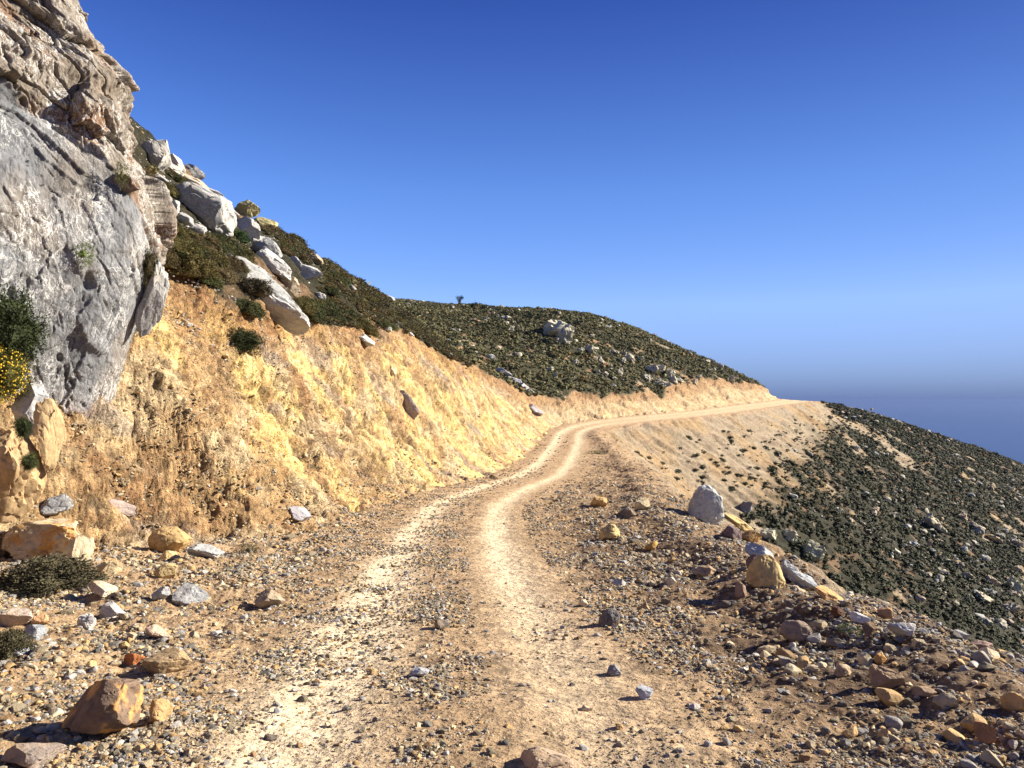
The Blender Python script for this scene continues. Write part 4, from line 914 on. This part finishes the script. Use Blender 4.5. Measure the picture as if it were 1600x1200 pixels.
B_('plant', 'plant', 'green weeds among rubble beside the far bend of the track', 936, 706, 34, 9, (.12, .13, .05), sprig[1])
B_('plant', 'plant', 'fresh green weeds between the rim rocks on the right', 1336, 984, 40, 16, (.09, .12, .03), sprig[0])
# ridge trees
def ridge_tree(u, v, w, h, label, seed):
    p = hit(u, v+h*.5+1.0)
    if p is None: print('no hit tree', u); return
    d = p.y; sc = d/F; H = h*sc*1.9; W = w*sc*1.3
    root = bpy.data.objects.new('tree', None); C.objects.link(root); root.location = p+Vector((0, 1.0, .0)); tag(root, label, 'tree', 'small trees on the ridge')
    r = random.Random(seed); vs, fs = [], []
    def limb(a, b, ra, rb2):
        ax = (b-a).normalized(); s1 = ax.orthogonal().normalized(); s2 = ax.cross(s1); o = len(vs)
        for k in range(6):
            q = k/6*6.283; vs.append(a+(s1*math.cos(q)+s2*math.sin(q))*ra)
        for k in range(6):
            q = k/6*6.283; vs.append(b+(s1*math.cos(q)+s2*math.sin(q))*rb2)
        for k in range(6): fs.append((o+k, o+(k+1) % 6, o+6+(k+1) % 6, o+6+k))
    limb(Vector((0, 0, -.4)), Vector((.05, 0, H*.55)), H*.05, H*.025)
    tips = []
    for k in range(5):
        q = r.uniform(0, 6.28); b = Vector((math.cos(q)*W*.32, math.sin(q)*W*.32, H*r.uniform(.45, .9))); limb(Vector((.02, 0, H*r.uniform(.2, .45))), b, H*.02, H*.008); tips.append(b)
    obj('trunk', mesh_np('trunk', [tuple(q) for q in vs], fs, None, True), M_twig, root)
    rr = np.random.default_rng(seed); n = 900; ci = rr.integers(0, 5, n); cen = np.array([tuple(q) for q in tips])[ci]+rr.normal(size=(n, 3))*W*.13
    a = rr.normal(size=(n, 3)); b = rr.normal(size=(n, 3)); s = W*.05
    V = np.stack([cen, cen+a*s, cen+b*s], 1).reshape(-1, 3)
    o = obj('crown', mesh_np('crown', V, None, np.arange(n*3).reshape(-1, 3), False), M_leaf, root); o.color = (.025, .035, .015, 1)
ridge_tree(717, 476, 9, 12, 'tallest dark little tree on the ridge of the green hill', 1)
ridge_tree(740, 479, 8, 6, 'second dark little tree on the ridge, right of the tallest', 2)
ridge_tree(755, 481, 8, 4, 'lowest and rightmost dark bush tree on the ridge', 3)

# cushions of the left hillside and scrub of the far slopes
def scatter_scrub():
    N = 300000
    th = rng.uniform(-math.radians(40), math.radians(40), N); R2 = rng.uniform(52**2, 230**2, N); d = np.sqrt(R2)
    Nn = 24000; th = np.concatenate([th, rng.uniform(-math.radians(36), -math.radians(-2)*0+math.radians(6), Nn)]); d = np.concatenate([d, np.exp(rng.uniform(math.log(12), math.log(60), Nn))])
    x, y = d*np.sin(th), d*np.cos(th); D = profile(x, y); vm = vegmask(x, y, D)
    n = fbm(x/2.2, y/2.2, 0*x, 501, 3)
    dots = (D['t'] < 0) & (D['ry'] > 55) & (vm < .3) & (D['tr'] > 2.2)
    dens = vm*np.clip(.85+1.6*n, .25, 1)*.97
    dens = np.where(dots, .85*np.clip(.06*(D['tr']-1.0), 0, .4)*np.clip(.5+2.6*n, 0, 1), dens)
    dens = np.where(d < 52, dens*1.0, dens)
    keep = rng.uniform(0, 1, len(x)) < dens
    x, y, d, th, t, ry = x[keep], y[keep], d[keep], th[keep], D['t'][keep], D['ry'][keep]; dots = dots[keep]; keepi = keep
    z = ground_z(x, y)
    e = ZG/(rs[None, :]*np.cos(TH)); cm = np.maximum.accumulate(e, axis=1)
    ci = np.clip(np.round(np.interp(th, ths, np.arange(len(ths)))), 0, len(ths)-1).astype(int); ri = np.clip(np.searchsorted(rs, d)-3, 3, len(rs)-1)
    vis = (z+1.1)/y >= cm[ci, ri]
    vis &= ~((d < 58) & (t > 0) & (800+F*x/y < 228))        # nothing grows inside the cliff
    return [a[vis] for a in (x, y, z, d, t, ry, dots)]
bx, by, bz, bd, bt, bry, bdots = scatter_scrub()
isnear = (bd < 58) & (bt > 0)
br = np.where(isnear, np.minimum(np.exp(rng.normal(math.log(.23), .35, len(bx))), .46), np.where(bdots, rng.uniform(.12, .34, len(bx)), np.clip(np.exp(rng.normal(math.log(.23), .45, len(bx))), .1, .55)))
print('scrub', len(bx), 'near', isnear.sum(), 'dots', bdots.sum())
ni = np.nonzero(isnear)[0]; ni = ni[np.argsort(-(br[ni]/bd[ni]))]; 
def clear_of_rocks(i):
    u, v = 800+F*bx[i]/by[i], VH-F*(bz[i]+br[i]*.3)/by[i]; r = br[i]/by[i]*F*.12
    return all(((u-q[0])/(q[2]*.5+r))**2+((v-q[1])/(q[3]*.5+r))**2 > 1 for q in placed)
okc = np.array([clear_of_rocks(i) for i in ni]); drop = ni[~okc]; ni = ni[okc]; nsel = ni[:170]
zoneof = lambda u: 'beside the cliff and grey boulders' if u < 330 else ('around the white boulders' if u < 450 else ('on the middle of the left slope' if u < 600 else 'on the thin end of the left slope'))
for i in nsel:
    o = bpy.data.objects.new('cushion_shrub', cush[int(rng.integers(4))]); C.objects.link(o)
    r = float(br[i]); o.location = (bx[i], by[i], bz[i]-r*.05); o.scale = (r, r*rng.uniform(.8, 1.2), r*rng.uniform(.6, .85)); o.rotation_euler = (0, rng.uniform(.1, .5), rng.uniform(-.5, .5))
    k = int(rng.integers(3)); nm, tn = [('olive', (.125, .108, .036)), ('brown', (.115, .085, .040)), ('dark green', (.065, .072, .024))][k]
    o.color = (*(np.array(tn)*rng.uniform(.8, 1.25)), 1); u = 800+F*bx[i]/by[i]; zs = zoneof(u)
    szw = 'large' if r > .38 else ('small' if r < .28 else 'mid sized'); tag(o, f'{szw} {nm} cushion shrub {near_mark(u, VH-F*bz[i]/by[i])}', 'shrub', 'cushion shrubs on the left hillside')
di = np.nonzero(bdots)[0]; di = di[np.argsort(-(br[di]/bd[di]))]; dsel = di[:100]
low = [None]*4
for k in range(4):
    low[k] = bush_mesh(970+k, 300, .16, .3, elong=1.3, core=2); low[k].materials.append(M_leaf)
for i in dsel:
    o = bpy.data.objects.new('scree_shrub', low[int(rng.integers(4))]); C.objects.link(o)
    r = float(br[i]); o.location = (bx[i], by[i], bz[i]); o.scale = (r, r, r*.8); o.rotation_euler = (0, 0, rng.uniform(0, 6.28)); o.color = (.035, .04, .016, 1)
    us, vs_ = 800+F*bx[i]/by[i], VH-F*bz[i]/by[i]; wz = 'below the far bend' if us < 1060 else ('above the white boulder' if us < 1130 else ('below the far road' if us < 1210 else ('left of the dark slope' if us < 1290 else 'beside the bare stripe')))
    hz = 'high' if vs_ < 700 else ('midway' if vs_ < 745 else 'low'); sz_ = 'larger' if br[i] > .27 else 'small'
    rd_ = 'round' if i % 2 else 'ragged'; tag(o, f'{sz_} {rd_} dark shrub on bare scree {near_mark(us, vs_, FM)}', 'shrub', 'shrubs dotted over the scree'); o.scale = (r*(1 if i % 2 else 1.35), r, r*.8)
mask = np.ones(len(bx), bool); mask[nsel] = False; mask[drop] = False; mask[dsel] = False; q0 = np.nonzero(mask)[0]
parts = []; grp = rng.integers(0, 8, len(q0)); grp = np.where(isnear[q0], 8+grp % 4, grp)
def tuft(k):
    r = np.random.default_rng(40+k); n = 34; d = r.normal(size=(n, 3)); d[:, 2] = np.abs(d[:, 2]); d /= np.linalg.norm(d, axis=1)[:, None]
    c = d*r.uniform(.55, 1.0, (n, 1))*(1+.35*r.uniform(-1, 1, (n, 1))); a = r.normal(size=(n, 3)); a -= (a*d).sum(1)[:, None]*d*.7; a /= np.linalg.norm(a, axis=1)[:, None]; b = np.cross(d, a)
    V = np.stack([c-a*.33, c+a*.33+b*.1, c+b*.5], 1).reshape(-1, 3); return V, np.arange(n*3).reshape(-1, 3)
def leafy(k):
    m_ = bush_mesh(985+k, 420, .11, .3, elong=1.6, core=2); v = np.empty(len(m_.vertices)*3); m_.vertices.foreach_get('co', v); f = np.empty(len(m_.loops), int); m_.loops.foreach_get('vertex_index', f)
    return v.reshape(-1, 3), f.reshape(-1, 3)
for g in range(12):
    q = q0[grp == g]; v, f = tuft(g) if g < 8 else leafy(g); rr_ = np.random.default_rng(g)
    v = v*np.array([1, 1, .8]); f2 = f
    r = br[q]; n = len(q); nn = fbm(bx[q]/9, by[q]/9, 0*bx[q], 511, 3)[:, None]
    base = np.where((bt[q] > 0)[:, None], np.where((bd[q] > 58)[:, None], np.array([[.105, .100, .042]]), np.array([[.085, .074, .032]])), np.where(by[q][:, None] > 0, np.array([[.032, .037, .014]]), 0))
    base = np.where((bdots[q])[:, None], np.array([[.035, .04, .016]]), base)
    colq = base*np.exp(rng.normal(0, .22, (n, 1)))*(1+.5*nn)*np.where(rng.uniform(0, 1, (n, 1)) < .12, np.array([[1.5, 1.1, .9]]), 1)
    parts.append(merge(v, f2, bx[q], by[q], bz[q], np.stack([r, r, r*rng.uniform(.7, 1.1, n)], -1), rng.uniform(0, 6.28, n), rng.uniform(-.1, .1, n), np.clip(colq, .005, .5)))
v, f, c = join(parts)
sb = obj('scrub', mesh_np('scrub', v, None, f, False, c), M_scrub); tag(sb, 'dense low olive scrub covering the hill and the slope below the road', 'scrub', kind='stuff')
print('scrub tris', len(f))
# pale stones lost in the far scrub
def far_stones():
    N = 9000; th = rng.uniform(-math.radians(12), math.radians(38), N); d = np.sqrt(rng.uniform(60**2, 200**2, N)); x, y = d*np.sin(th), d*np.cos(th)
    D = profile(x, y); vm = vegmask(x, y, D); cl = fbm(x/9, y/9, 0*x, 601, 3)
    pa, pb = hit(1530, 885), hit(1570, 960); ptc = np.maximum(np.exp(-(np.hypot(x-pa.x, y-pa.y)/9)**2), np.exp(-(np.hypot(x-pb.x, y-pb.y)/9)**2))
    k = rng.uniform(0, 1, N) < vm*np.where(D['t'] > 0, np.clip(.02+1.3*cl, .015, 1), np.clip(.08+2.0*cl, .03, 1))+.9*ptc; x, y, d = x[k], y[k], d[k]; r = np.minimum(.12*rng.uniform(0, 1, len(x))**(-.5), .42); z = ground_z(x, y)
    parts = []; g_ = rng.integers(0, 6, len(x))
    for g in range(6):
        q = g_ == g; v, f = rock_shape(650+g, 2, 7, .3); n = int(q.sum()); rr = r[q]
        cc = np.array([(.42, .39, .30), (.36, .33, .25), (.40, .31, .22), (.40, .40, .36)])[rng.integers(0, 4, n)]
        parts.append(merge(v, f, x[q], y[q], z[q]+rr*.35, np.stack([rr*1.3, rr, rr*.9], -1), rng.uniform(0, 6, n), rng.uniform(-.4, .4, n), cc))
    v, f, c = join(parts); o = obj('hillside_stones', mesh_np('hillside_stones', v, None, f, False, c), M_rubble); tag(o, 'pale stones scattered through the scrub of the far slopes', 'stones', kind='stuff')
far_stones()

# ------------------------------------------------------------------ the air over the sea
def haze():
    x, z0, z1 = 95000.0, -401.0, 48.0
    co = [(a, b, c) for c in (z0, z1) for a, b in ((-x, -x), (x, -x), (x, x), (-x, x))]
    q = [(0, 3, 2, 1), (4, 5, 6, 7), (0, 1, 5, 4), (1, 2, 6, 5), (2, 3, 7, 6), (3, 0, 4, 7)]
    m = bpy.data.materials.new('sea_air'); m.use_nodes = True; nt = m.node_tree; nt.nodes.clear()
    out = nt.nodes.new('ShaderNodeOutputMaterial'); v = nt.nodes.new('ShaderNodeVolumePrincipled')
    v.inputs['Color'].default_value = (.125, .185, .37, 1); v.inputs['Density'].default_value = 4.5e-5; v.inputs['Anisotropy'].default_value = .2
    nt.links.new(v.outputs[0], out.inputs['Volume'])
    tag(obj('haze', mesh_np('haze', co, q, None, False), m), 'thin blue haze over the sea', kind='stuff')
haze()
open('/tmp/counts', 'w').write(str((len(sx), len(bx), int(isnear.sum()), int(bdots.sum()), len(f), len(rb.data.polygons), len(sb.data.polygons))))
